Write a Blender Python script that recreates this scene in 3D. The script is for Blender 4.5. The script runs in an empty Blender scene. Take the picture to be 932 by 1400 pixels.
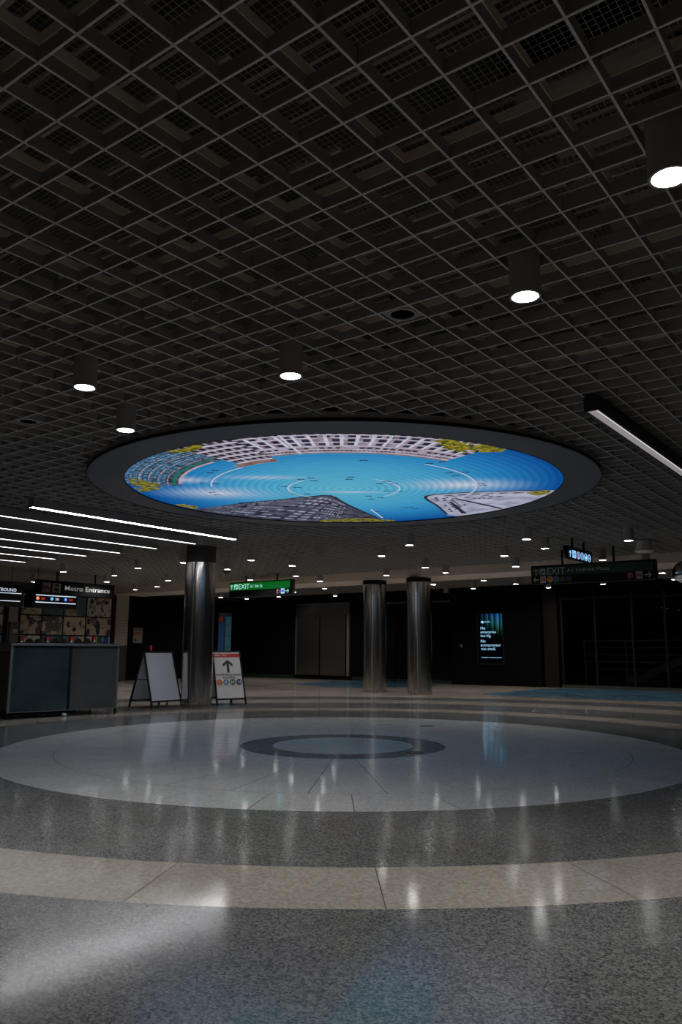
import bpy, bmesh, math, random
import numpy as np
from mathutils import Matrix, Vector

# ------------------------------------------------------------------ camera, world, exposure
SC = bpy.context.scene
COL = SC.collection
FPX, PITCH, ROLL, YAW = 1086.5943, 0.17042, 0.00476, 0.63843
HC = 1.02449                 # camera height
H = 2.86207                  # underside of the egg-crate ceiling
CELL = 0.2032                # 8 inch cells
U0, V0 = -1.9233, 1.2336     # one crossing of the ceiling grid

FWD = np.array([-math.sin(YAW) * math.cos(PITCH), math.cos(YAW) * math.cos(PITCH), math.sin(PITCH)])
RGT = np.array([math.cos(YAW), math.sin(YAW), 0.0])
UPV = np.cross(RGT, FWD)
R2 = RGT * math.cos(ROLL) + UPV * math.sin(ROLL)
U2 = -RGT * math.sin(ROLL) + UPV * math.cos(ROLL)
CAM = np.array([0, 0, HC])

cam_d = bpy.data.cameras.new('camera')
cam = bpy.data.objects.new('camera', cam_d)
COL.objects.link(cam)
cam_d.sensor_fit = 'VERTICAL'
cam_d.sensor_height = 36.0
cam_d.lens = 36.0 * FPX / 1400.0
cam_d.clip_start = 0.02
cam.matrix_world = Matrix(((R2[0], U2[0], -FWD[0], 0), (R2[1], U2[1], -FWD[1], 0), (R2[2], U2[2], -FWD[2], HC), (0, 0, 0, 1)))
SC.camera = cam

world = bpy.data.worlds.new('world')
SC.world = world
world.use_nodes = True
world.node_tree.nodes['Background'].inputs[0].default_value = (0, 0, 0, 1)
world.node_tree.nodes['Background'].inputs[1].default_value = 0.0
SC.view_settings.view_transform = 'Standard'
SC.view_settings.look = 'None'
SC.view_settings.exposure = 0.0
SC.view_settings.gamma = 1.0
SC.view_settings.use_curve_mapping = False

LENS_POWER = 13.0        # radiance of the downlight lenses as seen from the side
LAMP_WATT = 7.0          # light each downlight throws down in its beam
LAMP_BEAM = 150          # beam angle in degrees
LINE_POWER = 30.0         # radiance of the linear fixtures
SCREEN_POWER = 0.74      # radiance scale of the ceiling screen


# pixel -> place on a known plane
def ray(x, y):
    return FWD + (x - 466) / FPX * R2 - (y - 700) / FPX * U2


def atz(x, y, z):
    d = ray(x, y)
    return CAM + d * ((z - HC) / d[2])


def onX(x, y, X):
    d = ray(x, y)
    return CAM + d * (X / d[0])


def onY(x, y, Y):
    d = ray(x, y)
    return CAM + d * (Y / d[1])


# ------------------------------------------------------------------ materials
def lin(c):
    return tuple((v / 255 / 12.92) if v / 255 <= 0.04045 else ((v / 255 + 0.055) / 1.055) ** 2.4 for v in c)


MATS = {}


def mat(name, col=(0.5, 0.5, 0.5), rough=0.6, metal=0.0, emit=None, power=1.0, noise=0.0, nscale=20.0, bump=0.0, spec=0.5,
        transmission=0.0, stretch=None):
    if name in MATS:
        return MATS[name]
    m = bpy.data.materials.new(name)
    m.use_nodes = True
    nt = m.node_tree
    b = nt.nodes['Principled BSDF']
    b.inputs['Base Color'].default_value = (*col, 1)
    b.inputs['Roughness'].default_value = rough
    b.inputs['Metallic'].default_value = metal
    b.inputs['Specular IOR Level'].default_value = spec
    b.inputs['Transmission Weight'].default_value = transmission
    if emit is not None:
        b.inputs['Emission Color'].default_value = (*emit, 1)
        b.inputs['Emission Strength'].default_value = power
    if noise or bump:
        tc = nt.nodes.new('ShaderNodeTexCoord')
        mp = nt.nodes.new('ShaderNodeMapping')
        nt.links.new(tc.outputs['Object'], mp.inputs[0])
        if stretch:
            mp.inputs['Scale'].default_value = stretch
        n = nt.nodes.new('ShaderNodeTexNoise')
        n.inputs['Scale'].default_value = nscale
        n.inputs['Detail'].default_value = 4
        nt.links.new(mp.outputs[0], n.inputs['Vector'])
        if noise:
            r = nt.nodes.new('ShaderNodeMapRange')
            r.inputs[1].default_value = 0.3
            r.inputs[2].default_value = 0.7
            r.inputs[3].default_value = 1 - noise
            r.inputs[4].default_value = 1 + noise
            nt.links.new(n.outputs[0], r.inputs[0])
            mx = nt.nodes.new('ShaderNodeMix')
            mx.data_type = 'RGBA'
            mx.blend_type = 'MULTIPLY'
            mx.inputs[0].default_value = 1
            mx.inputs[6].default_value = (*col, 1)
            nt.links.new(r.outputs[0], mx.inputs[7])
            nt.links.new(mx.outputs[2], b.inputs['Base Color'])
        if bump:
            bn = nt.nodes.new('ShaderNodeBump')
            bn.inputs['Strength'].default_value = bump
            bn.inputs['Distance'].default_value = 0.01
            nt.links.new(n.outputs[0], bn.inputs['Height'])
            nt.links.new(bn.outputs[0], b.inputs['Normal'])
    MATS[name] = m
    return m


def terrazzo(name, c_lo, c_hi, scale, rough, contrast=(0.35, 0.65), stain=0.12, wave=0.03, spec=0.5):
    m = bpy.data.materials.new(name)
    m.use_nodes = True
    nt = m.node_tree
    N = nt.nodes
    L = nt.links
    b = N['Principled BSDF']
    tc = N.new('ShaderNodeTexCoord')
    n = N.new('ShaderNodeTexNoise')
    n.inputs['Scale'].default_value = scale
    n.inputs['Detail'].default_value = 3
    n.inputs['Roughness'].default_value = 0.65
    L.new(tc.outputs['Object'], n.inputs['Vector'])
    v = N.new('ShaderNodeTexVoronoi')
    v.inputs['Scale'].default_value = scale * 0.8
    L.new(tc.outputs['Object'], v.inputs['Vector'])
    sep = N.new('ShaderNodeSeparateColor')
    L.new(v.outputs['Color'], sep.inputs[0])
    ad = N.new('ShaderNodeMath')
    ad.operation = 'MULTIPLY_ADD'
    L.new(sep.outputs[0], ad.inputs[0])
    ad.inputs[1].default_value = 0.35
    sub = N.new('ShaderNodeMath')
    sub.operation = 'MULTIPLY_ADD'
    L.new(n.outputs[0], sub.inputs[0])
    sub.inputs[1].default_value = 1.0
    sub.inputs[2].default_value = -0.175
    L.new(sub.outputs[0], ad.inputs[2])
    cr = N.new('ShaderNodeValToRGB')
    cr.color_ramp.elements[0].position = contrast[0]
    cr.color_ramp.elements[1].position = contrast[1]
    cr.color_ramp.elements[0].color = (*c_lo, 1)
    cr.color_ramp.elements[1].color = (*c_hi, 1)
    L.new(ad.outputs[0], cr.inputs[0])
    # broad wear marks
    s = N.new('ShaderNodeTexNoise')
    s.inputs['Scale'].default_value = 1.3
    s.inputs['Detail'].default_value = 6
    L.new(tc.outputs['Object'], s.inputs['Vector'])
    mr = N.new('ShaderNodeMapRange')
    mr.inputs[1].default_value = 0.3
    mr.inputs[2].default_value = 0.7
    mr.inputs[3].default_value = 1 - stain
    mr.inputs[4].default_value = 1 + stain
    L.new(s.outputs[0], mr.inputs[0])
    mx = N.new('ShaderNodeMix')
    mx.data_type = 'RGBA'
    mx.blend_type = 'MULTIPLY'
    mx.inputs[0].default_value = 1
    L.new(cr.outputs[0], mx.inputs[6])
    L.new(mr.outputs[0], mx.inputs[7])
    L.new(mx.outputs[2], b.inputs['Base Color'])
    rr = N.new('ShaderNodeMapRange')
    rr.inputs[1].default_value = 0.3
    rr.inputs[2].default_value = 0.7
    rr.inputs[3].default_value = rough * 0.8
    rr.inputs[4].default_value = rough * 1.25
    L.new(s.outputs[0], rr.inputs[0])
    L.new(rr.outputs[0], b.inputs['Roughness'])
    b.inputs['Specular IOR Level'].default_value = spec
    w = N.new('ShaderNodeTexNoise')
    w.inputs['Scale'].default_value = 7
    w.inputs['Detail'].default_value = 2
    L.new(tc.outputs['Object'], w.inputs['Vector'])
    bp = N.new('ShaderNodeBump')
    bp.inputs['Strength'].default_value = wave
    bp.inputs['Distance'].default_value = 0.02
    L.new(w.outputs[0], bp.inputs['Height'])
    L.new(bp.outputs[0], b.inputs['Normal'])
    MATS[name] = m
    return m


M_BLADE = mat('blade_paint', (0.33, 0.312, 0.295), 0.55, noise=0.12, nscale=6)
M_BLADE_LIT = mat('blade_lit_edge', (0.62, 0.60, 0.58), 0.5, noise=0.08, nscale=6)  # lighter copy of the blade paint, floor light painted onto the undersides
M_RAIL = mat('carrier_metal', (0.78, 0.68, 0.57), 0.5)
M_WIRE = mat('wire', (0.34, 0.32, 0.28), 0.5)
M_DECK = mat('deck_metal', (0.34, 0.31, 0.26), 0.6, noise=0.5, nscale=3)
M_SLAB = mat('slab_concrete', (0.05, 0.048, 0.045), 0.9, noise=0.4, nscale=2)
M_REDPIPE = mat('red_pipe', (0.30, 0.018, 0.014), 0.5)
M_DUCT = mat('duct_metal', (0.30, 0.30, 0.28), 0.5, noise=0.3, nscale=5)
M_BEAM = mat('beam_plaster', (0.72, 0.63, 0.57), 0.7, noise=0.06, nscale=3)
M_BLACK = mat('black_paint', (0.008, 0.008, 0.009), 0.6, spec=0.2)
M_BLACKW = mat('black_wall', (0.004, 0.004, 0.0045), 0.8, spec=0.08)
M_BLACKM = mat('black_metal', (0.007, 0.007, 0.008), 0.5, spec=0.15)
M_HOUSE = mat('downlight_paint', (0.36, 0.34, 0.32), 0.5)
M_HOUSEIN = mat('reflector_white', (0.75, 0.78, 0.78), 0.35)
M_LENS = mat('downlight_lens', (0.8, 0.8, 0.8), 0.4, emit=(0.98, 1.0, 0.985), power=LENS_POWER)
M_LINE = mat('linear_lens', (0.8, 0.8, 0.8), 0.4, emit=(0.97, 0.97, 1.0), power=LINE_POWER)
M_LINE2 = mat('linear_lens_far', (0.8, 0.8, 0.8), 0.4, emit=(0.95, 0.98, 1.0), power=LINE_POWER * 0.2)
M_LINEDIM = mat('linear_lens_dim', (0.6, 0.58, 0.6), 0.4, emit=(0.95, 0.85, 0.88), power=0.22)
M_LINEEDGE = mat('linear_edge', (0.8, 0.8, 0.8), 0.4, emit=(1.0, 0.97, 1.0), power=0.9)
M_FIXT2 = mat('fixture_housing_grey', (0.26, 0.25, 0.245), 0.5)
M_FIXT = mat('fixture_housing', (0.030, 0.028, 0.028), 0.5)
M_RING = mat('ring_panel', (0.038, 0.058, 0.100), 0.42)
M_STEEL = mat('column_steel', (0.60, 0.57, 0.545), 0.17, metal=1.0, bump=0.06, nscale=5, stretch=(6, 6, 0.6))
M_STEELD = mat('door_steel', (0.23, 0.22, 0.215), 0.30, metal=1.0, bump=0.10, nscale=1.6)
M_TRIMST = mat('counter_steel', (0.28, 0.28, 0.285), 0.4, metal=0.9)
M_ALU = mat('aluminium', (0.30, 0.29, 0.28), 0.45, metal=0.8)
M_WHITEB = mat('whiteboard', (0.50, 0.535, 0.60), 0.4)
M_PAPER = mat('sign_paper', (0.58, 0.565, 0.58), 0.45, noise=0.05, nscale=3)
M_INK = mat('black_ink', (0.02, 0.02, 0.025), 0.6)
M_RED = mat('red_print', (0.45, 0.012, 0.025), 0.5)
M_WHITE = mat('white_print', (0.75, 0.75, 0.75), 0.5)
M_GREYTXT = mat('grey_letters', (0.42, 0.44, 0.43), 0.5)
M_FLOOR = terrazzo('beige_terrazzo', lin((170, 158, 146)), lin((198, 186, 173)), 60, 0.11, stain=0.12, wave=0.012)
M_CREAM = terrazzo('cream_terrazzo', lin((160, 152, 142)), lin((186, 178, 168)), 70, 0.10, stain=0.10, wave=0.012)
M_WHITEF = terrazzo('white_terrazzo', lin((190, 191, 192)), lin((212, 213, 214)), 70, 0.075, stain=0.08, wave=0.010)
M_GREY = terrazzo('grey_terrazzo', lin((66, 66, 67)), lin((146, 146, 146)), 130, 0.13, contrast=(0.30, 0.76), stain=0.14, wave=0.005, spec=0.28)
M_DGREY = terrazzo('dark_terrazzo', lin((88, 90, 95)), lin((168, 169, 173)), 95, 0.10, contrast=(0.33, 0.75), stain=0.1, wave=0.012)
M_JOINT = mat('joint_filler', (0.03, 0.03, 0.03), 0.7)
M_BLUEF = terrazzo('blue_floor', lin((52, 84, 104)), lin((78, 110, 130)), 60, 0.25, stain=0.15)


# ------------------------------------------------------------------ mesh helpers
class MB:
    def __init__(self):
        self.v, self.f, self.m = [], [], []

    def add(self, vs, fs, mi=0):
        o = len(self.v)
        self.v += [tuple(map(float, p)) for p in vs]
        self.f += [tuple(i + o for i in q) for q in fs]
        self.m += [mi] * len(fs)
        return self

    def box(self, a, b, mi=0):
        x0, y0, z0 = a
        x1, y1, z1 = b
        return self.add([(x0, y0, z0), (x1, y0, z0), (x1, y1, z0), (x0, y1, z0), (x0, y0, z1), (x1, y0, z1), (x1, y1, z1), (x0, y1, z1)],
                        [(0, 3, 2, 1), (4, 5, 6, 7), (0, 1, 5, 4), (1, 2, 6, 5), (2, 3, 7, 6), (3, 0, 4, 7)], mi)

    def bbox(self, a, b, bev=0.004, mi=0):
        """box with chamfered vertical edges"""
        x0, y0, z0 = a
        x1, y1, z1 = b
        e = bev
        pts = [(x0 + e, y0), (x1 - e, y0), (x1, y0 + e), (x1, y1 - e), (x1 - e, y1), (x0 + e, y1), (x0, y1 - e), (x0, y0 + e)]
        return self.prism(pts, z0, z1, mi)

    def prism(self, pts, z0, z1, mi=0):
        n = len(pts)
        vs = [(x, y, z0) for x, y in pts] + [(x, y, z1) for x, y in pts]
        fs = [tuple(range(n - 1, -1, -1)), tuple(range(n, 2 * n))]
        fs += [(i, (i + 1) % n, (i + 1) % n + n, i + n) for i in range(n)]
        return self.add(vs, fs, mi)

    def prism_y(self, pts, y0, y1, mi=0):
        """outline in local x,z ; extruded along y (front face at y0)"""
        n = len(pts)
        vs = [(x, y0, z) for x, z in pts] + [(x, y1, z) for x, z in pts]
        fs = [tuple(range(n)), tuple(range(2 * n - 1, n - 1, -1))]
        fs += [(i, i + n, (i + 1) % n + n, (i + 1) % n) for i in range(n)]
        return self.add(vs, fs, mi)

    def lathe(self, prof, n=32, c=(0, 0), mi=0, cap=True):
        """profile of (r, z)"""
        o = []
        for r, z in prof:
            for k in range(n):
                a = 2 * math.pi * k / n
                o.append((c[0] + r * math.cos(a), c[1] + r * math.sin(a), z))
        fs = []
        for i in range(len(prof) - 1):
            for k in range(n):
                k2 = (k + 1) % n
                fs.append((i * n + k, i * n + k2, (i + 1) * n + k2, (i + 1) * n + k))
        if cap:
            fs.append(tuple(range(n - 1, -1, -1)))
            fs.append(tuple((len(prof) - 1) * n + k for k in range(n)))
        return self.add(o, fs, mi)

    def ring(self, r0, r1, z0, z1, a0=0.0, a1=360.0, n=64, c=(0, 0), mi=0, base=0.0, inset=0.0):
        """annular sector prism, angles in degrees; base = extra angle offset. inset = gap in metres on each radial side"""
        full = abs(a1 - a0) >= 359.999
        st = n if full else n + 1
        vs = []
        for k in range(st):
            t = k / n
            for r in (max(r0, 1e-4), r1):
                g0 = math.degrees(inset / max(r, 0.05)) if not full else 0
                a = math.radians(base + (a0 + g0) + t * ((a1 - g0) - (a0 + g0)))
                for z in (z0, z1):
                    vs.append((c[0] + r * math.cos(a), c[1] + r * math.sin(a), z))
        fs = []
        for k in range(n):
            i = 4 * k
            j = 4 * ((k + 1) % st)
            fs += [(i + 1, i + 3, j + 3, j + 1), (i, j, j + 2, i + 2), (i + 2, j + 2, j + 3, i + 3), (i, i + 1, j + 1, j)]
        if not full:
            e = 4 * n
            fs += [(0, 2, 3, 1), (e, e + 1, e + 3, e + 2)]
        return self.add(vs, fs, mi)

    def tube(self, path, r, n=8, mi=0):
        P = [Vector(p) for p in path]
        rings = []
        for i, p in enumerate(P):
            d = (P[min(i + 1, len(P) - 1)] - P[max(i - 1, 0)]).normalized()
            ref = Vector((0, 0, 1)) if abs(d.z) < 0.9 else Vector((1, 0, 0))
            a = d.cross(ref).normalized()
            b = d.cross(a).normalized()
            rings.append([p + a * r * math.cos(2 * math.pi * k / n) + b * r * math.sin(2 * math.pi * k / n) for k in range(n)])
        vs = [tuple(q) for R_ in rings for q in R_]
        fs = []
        for i in range(len(P) - 1):
            for k in range(n):
                k2 = (k + 1) % n
                fs.append((i * n + k, i * n + k2, (i + 1) * n + k2, (i + 1) * n + k))
        fs.append(tuple(range(n)))
        fs.append(tuple((len(P) - 1) * n + k for k in range(n - 1, -1, -1)))
        return self.add(vs, fs, mi)

    def flat(self, pts, z, mi=0, down=True):
        q = list(range(len(pts)))
        a = sum(pts[i][0] * pts[(i + 1) % len(pts)][1] - pts[(i + 1) % len(pts)][0] * pts[i][1] for i in q)
        if (a > 0) == down:
            q = q[::-1]
        return self.add([(x, y, z) for x, y in pts], [tuple(q)], mi)

    def mesh(self, name, mats, smooth=False):
        me = bpy.data.meshes.new(name)
        me.from_pydata(self.v, [], self.f)
        for m in (mats if isinstance(mats, (list, tuple)) else [mats]):
            me.materials.append(m)
        me.polygons.foreach_set('material_index', self.m)
        if smooth:
            me.polygons.foreach_set('use_smooth', [True] * len(self.f))
        me.update()
        bm = bmesh.new()
        bm.from_mesh(me)
        bmesh.ops.recalc_face_normals(bm, faces=bm.faces)
        bm.to_mesh(me)
        bm.free()
        if smooth:
            try:
                me.set_sharp_from_angle(angle=math.radians(35))
            except Exception:
                pass
        return me

    def raw(self, name, mats):
        me = bpy.data.meshes.new(name)
        me.from_pydata(self.v, [], self.f)
        for m in (mats if isinstance(mats, (list, tuple)) else [mats]):
            me.materials.append(m)
        me.polygons.foreach_set('material_index', self.m)
        me.update()
        return me

    def build(self, name, mats, parent=None, loc=(0, 0, 0), rotz=0.0, smooth=False, raw=False):
        return link(name, self.raw(name, mats) if raw else self.mesh(name, mats, smooth), parent, loc, rotz)


def link(name, data, parent=None, loc=(0, 0, 0), rotz=0.0):
    o = bpy.data.objects.new(name, data)
    COL.objects.link(o)
    o.parent = parent
    o.location = loc
    o.rotation_euler = (0, 0, rotz)
    return o


def tag(o, label=None, cat=None, group=None, kind=None):
    if label:
        o['label'] = label
    if cat:
        o['category'] = cat
    if group:
        o['group'] = group
    if kind:
        o['kind'] = kind
    return o


def thing(name, label, cat, loc=(0, 0, 0), rotz=0.0, group=None):
    return tag(link(name, None, None, loc, rotz), label, cat, group)


def struct(o):
    o['kind'] = 'structure'
    return o


def dup(root, loc, rotz=None, label=None):
    r = root.copy()
    COL.objects.link(r)
    r.location = loc
    if rotz is not None:
        r.rotation_euler = (0, 0, rotz)
    if label:
        r['label'] = label
    for ch in list(root.children):
        c = ch.copy()
        COL.objects.link(c)
        c.parent = r
        for g in list(ch.children):
            d = g.copy()
            COL.objects.link(d)
            d.parent = c
    return r


def letters(body, size, material, parent, x, z, y=-0.002, name='lettering', align='LEFT', width=None, shear=0.0, bold=0.0):
    """flat lettering standing in the local x-z plane, read from -y; (x, z) is the baseline start"""
    cu = bpy.data.curves.new('text', 'FONT')
    cu.body = body
    cu.size = size
    cu.align_x = align
    cu.shear = shear
    cu.offset = bold * 0.35
    cu.extrude = 0.0006
    cu.resolution_u = 3
    ob = bpy.data.objects.new('text', cu)
    COL.objects.link(ob)
    dg = bpy.context.evaluated_depsgraph_get()
    me = bpy.data.meshes.new_from_object(ob.evaluated_get(dg))
    bpy.data.objects.remove(ob)
    bpy.data.curves.remove(cu)
    me.name = name
    xs = [v.co.x for v in me.vertices]
    s = 1.0
    if width and xs:
        s = width / (max(xs) - min(xs))
    for v in me.vertices:
        v.co = Vector((v.co.x * s, -v.co.z, v.co.y))   # width is fitted, height follows the size
    me.materials.clear()
    me.materials.append(material)
    return link(name, me, parent, (x, y, z))


def arrow(mb, cx, cz, s, ang, w=0.16, y0=-0.002, y1=0.0):
    """block arrow pointing along ang (degrees, 90 = up), overall length s"""
    h = s / 2
    c = [(-h, -w * s / 2), (h * 0.55, -w * s / 2), (h * 0.1, -0.42 * s), (h * 0.42, -0.42 * s), (h, 0), (h * 0.42, 0.42 * s), (h * 0.1, 0.42 * s), (h * 0.55, w * s / 2), (-h, w * s / 2)]
    a = math.radians(ang)
    mb.prism_y([(cx + x * math.cos(a) - z * math.sin(a), cz + x * math.sin(a) + z * math.cos(a)) for x, z in c], y0, y1)


def disc_y(mb, cx, cz, r, n=20, y0=-0.002, y1=0.0, mi=0):
    mb.prism_y([(cx + r * math.cos(2 * math.pi * k / n), cz + r * math.sin(2 * math.pi * k / n)) for k in range(n)], y0, y1, mi)


PLAZA = 8.8756 * np.array([-math.sin(YAW), math.cos(YAW)]) + 0.03 * np.array([math.cos(YAW), math.sin(YAW)])
PC = (float(PLAZA[0]), float(PLAZA[1]))           # common centre of the floor rings and the ceiling screen
BASE = math.degrees(YAW)                          # polar angle 0 points to the right of the view
X_L, X_R, Y_N, Y_F = -20.9, 6.0, -5.0, 21.7

# ------------------------------------------------------------------ floor
floor = struct(MB().box((X_L - 0.2, Y_N - 0.2, -0.2), (X_R + 0.2, Y_F + 5, -0.002)).build('floor', M_FLOOR))
bed = MB().ring(0, 8.85, -0.0025, -0.0015, n=128)
bed.build('joint_bed', M_JOINT, floor, (*PC, 0))
ZF = (-0.0015, 0.0)


def floor_ring(name, r0, r1, m, n=128):
    return MB().ring(r0, r1, ZF[0], ZF[1], n=n).build(name, m, floor, (*PC, 0))


def floor_sectors(name, r0, r1, m, count, first, gap=0.0032, arc=10, rgap=0.003):
    st = 360.0 / count
    me = MB().ring(r0 + rgap, r1 - rgap, ZF[0], ZF[1], 0, st, n=arc, inset=gap).mesh(name, m)
    for k in range(count):
        link(name, me, floor, (*PC, 0), math.radians(BASE + first + k * st))


MB().ring(0, 0.753, ZF[0], ZF[1], n=64).build('medallion', M_WHITEF, floor, (*PC, 0))
floor_ring('medallion_ring', 0.753, 1.0966, M_DGREY)
floor_sectors('white_panel', 1.0966, 2.94, M_WHITEF, 32, -95.1)
floor_sectors('white_border_panel', 2.94, 3.5505, M_WHITEF, 32, -100.2)
floor_ring('grey_band', 3.5505, 4.858, M_GREY)
floor_sectors('cream_panel', 4.858, 5.483, M_CREAM, 32, -99.6, gap=0.0024)
floor_ring('grey_band', 5.483, 6.85, M_GREY)
floor_sectors('cream_panel', 6.85, 7.80, M_CREAM, 48, -99.6)
floor_ring('grey_band', 7.80, 8.85, M_GREY)
# crack wandering across the near cream ring
cr = MB()
rng = random.Random(4)
pts = [(160, 1173), (140, 1180), (122, 1184), (100, 1192), (84, 1199), (62, 1205), (45, 1211), (28, 1216), (5, 1222)]
wp = [atz(x, y, 0.0003) for x, y in pts]
for a, b in zip(wp[:-1], wp[1:]):
    for t in range(4):
        p = a + (b - a) * t / 4
        q = a + (b - a) * (t + 1) / 4
        w = 0.0022
        j = rng.uniform(-0.004, 0.004)
        cr.add([(p[0], p[1] - w + j, .0003), (q[0], q[1] - w, .0003), (q[0], q[1] + w, .0003), (p[0], p[1] + w + j, .0003)], [(0, 1, 2, 3)])
cr.build('crack', M_JOINT, floor, raw=True)


def floor_poly(name, px, m, z):
    P = [atz(x, y, 0.0) for x, y in px]
    return MB().prism([(p[0], p[1]) for p in P], z - 0.002, z).build(name, m, floor)


floor_poly('blue_patch', [(400, 935.5), (445, 931.5), (500, 930.5), (560, 932), (603, 936.5), (560, 939.5), (500, 941), (450, 939.5)], M_BLUEF, 0.0004)  # flat bluish areas coloured onto the floor
floor_poly('blue_patch', [(655, 949), (700, 945.5), (735, 942), (775, 941), (860, 943.5), (940, 947), (940, 960), (860, 958), (760, 954), (700, 952)], M_BLUEF, 0.0004)

# ------------------------------------------------------------------ ceiling
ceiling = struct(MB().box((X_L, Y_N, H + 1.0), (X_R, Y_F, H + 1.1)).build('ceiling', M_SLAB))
CB = H + 1.0                                    # ceiling object is built in world coordinates
BT, BH = 0.0078, 0.058                          # blade thickness and depth
EDGE = 0.004                                      # bottom edge of each blade, coloured lighter to paint in light from the floor
unit_x = MB().box((0, -BT / 2, EDGE), (1, BT / 2, BH)).box((0, -BT / 2 - .0004, 0), (1, BT / 2 + .0004, EDGE), 1).mesh('blade', [M_BLADE, M_BLADE_LIT])
unit_y = MB().box((-BT / 2, 0, EDGE), (BT / 2, 1, BH)).box((-BT / 2 - .0004, 0, 0), (BT / 2 + .0004, 1, EDGE), 1).mesh('blade', [M_BLADE, M_BLADE_LIT])
RH = 0.042
rail_x = MB().box((0, -0.008, 0), (1, 0.008, RH)).mesh('carrier_rail', M_RAIL)
rail_y = MB().box((-0.008, 0, 0), (0.008, 1, RH)).mesh('carrier_rail', M_RAIL)
R_FRAME, R_SCREEN = 2.786, 2.417
Y_BEAM0, Y_BEAM1 = 16.0, 17.2
CX0, CX1, CY0, CY1 = X_L, 3.2, -2.6, Y_BEAM0


def spans(c, lo, hi, axis, R_):
    """free stretches of a blade at coordinate c, cut round the circular screen"""
    d = c - PC[1 - axis]
    if abs(d) >= R_:
        return [(lo, hi)]
    h = math.sqrt(R_ * R_ - d * d)
    m = PC[axis]
    return [(lo, m - h), (m + h, hi)]


def piece(name, me, axis, c, a, b, z):
    o = link(name, me, ceiling, (a, c, z) if axis == 0 else (c, a, z))
    o.scale = (b - a, 1, 1) if axis == 0 else (1, b - a, 1)
    return o


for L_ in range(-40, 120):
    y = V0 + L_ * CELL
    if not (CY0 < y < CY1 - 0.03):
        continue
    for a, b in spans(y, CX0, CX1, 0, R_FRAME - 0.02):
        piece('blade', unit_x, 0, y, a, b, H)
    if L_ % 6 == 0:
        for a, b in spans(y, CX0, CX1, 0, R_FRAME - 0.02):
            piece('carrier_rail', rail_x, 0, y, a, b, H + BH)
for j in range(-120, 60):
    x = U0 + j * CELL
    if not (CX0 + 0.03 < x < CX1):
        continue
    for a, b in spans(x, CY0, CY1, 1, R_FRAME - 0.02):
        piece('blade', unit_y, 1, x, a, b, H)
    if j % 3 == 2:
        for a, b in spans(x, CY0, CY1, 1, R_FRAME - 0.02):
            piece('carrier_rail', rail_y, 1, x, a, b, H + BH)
# the same grid beyond the beam, cells too small to pick apart
fg = MB()
y = Y_BEAM1 + 0.1
while y < Y_F:
    fg.box((X_L, y - BT / 2, H), (X_R, y + BT / 2, H + BH))
    y += CELL
x = X_L + 0.1
while x < X_R:
    fg.box((x - BT / 2, Y_BEAM1, H), (x + BT / 2, Y_F, H + BH))
    x += CELL
tag(fg.build('far_grid', M_BLADE, ceiling, raw=True), kind='stuff')
# wire mesh lying above the grid
wm = MB()
zW = H + 0.118
w = 0.0011
x = -11.0
while x < 3.2:
    wm.add([(x - w, -2.6, zW), (x + w, -2.6, zW), (x + w, 10, zW), (x - w, 10, zW)], [(0, 1, 2, 3)])
    x += 0.026
y = -2.6
while y < 10:
    wm.add([(-11, y - w, zW + .002), (3.2, y - w, zW + .002), (3.2, y + w, zW + .002), (-11, y + w, zW + .002)], [(0, 1, 2, 3)])
    y += 0.026
tag(wm.build('wire_mesh', M_WIRE, ceiling, raw=True), kind='stuff')
# ribs of the metal deck above
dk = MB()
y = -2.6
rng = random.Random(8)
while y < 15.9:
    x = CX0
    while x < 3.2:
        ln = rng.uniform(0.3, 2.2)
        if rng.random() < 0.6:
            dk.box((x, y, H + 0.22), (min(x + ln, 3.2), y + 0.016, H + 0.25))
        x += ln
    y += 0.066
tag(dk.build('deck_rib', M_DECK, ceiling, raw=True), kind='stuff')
MB().box((X_L, Y_BEAM0, H - 0.178), (X_R, Y_BEAM1, H + 1.0)).build('beam', M_BEAM, ceiling)
# services above the grid
for nm, m, pts, r, lab, cat in [
    ('sprinkler_pipe', M_REDPIPE, [(3.1, V0 + 6.7 * CELL, H + .165), (-9, V0 + 6.7 * CELL, H + .165)], 0.03, 'red sprinkler pipe above the ceiling grid nearest the camera', 'pipe'),
    ('sprinkler_pipe', M_REDPIPE, [(3.1, V0 + 15.4 * CELL, H + .165), (-9, V0 + 15.4 * CELL, H + .165)], 0.025, 'red sprinkler pipe above the ceiling grid beyond the nearest downlights', 'pipe'),
]:
    tag(MB().tube(pts, r, 10).build(nm, m, smooth=True), lab, cat, 'sprinkler pipes above the grid')
du = thing('air_duct', 'galvanised air duct above the ceiling grid by the top right downlights', 'duct', (-1.0, 5.0, H + 0.62))
MB().box((-0.25, -2.2, -0.1), (0.35, 4.0, 0.15)).build('duct_body', M_DUCT, du)
for k in range(5):
    MB().box((-0.27, -2.2 + k * 1.5, -0.12), (0.37, -2.15 + k * 1.5, 0.17)).build('flange', M_DUCT, du)

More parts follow.
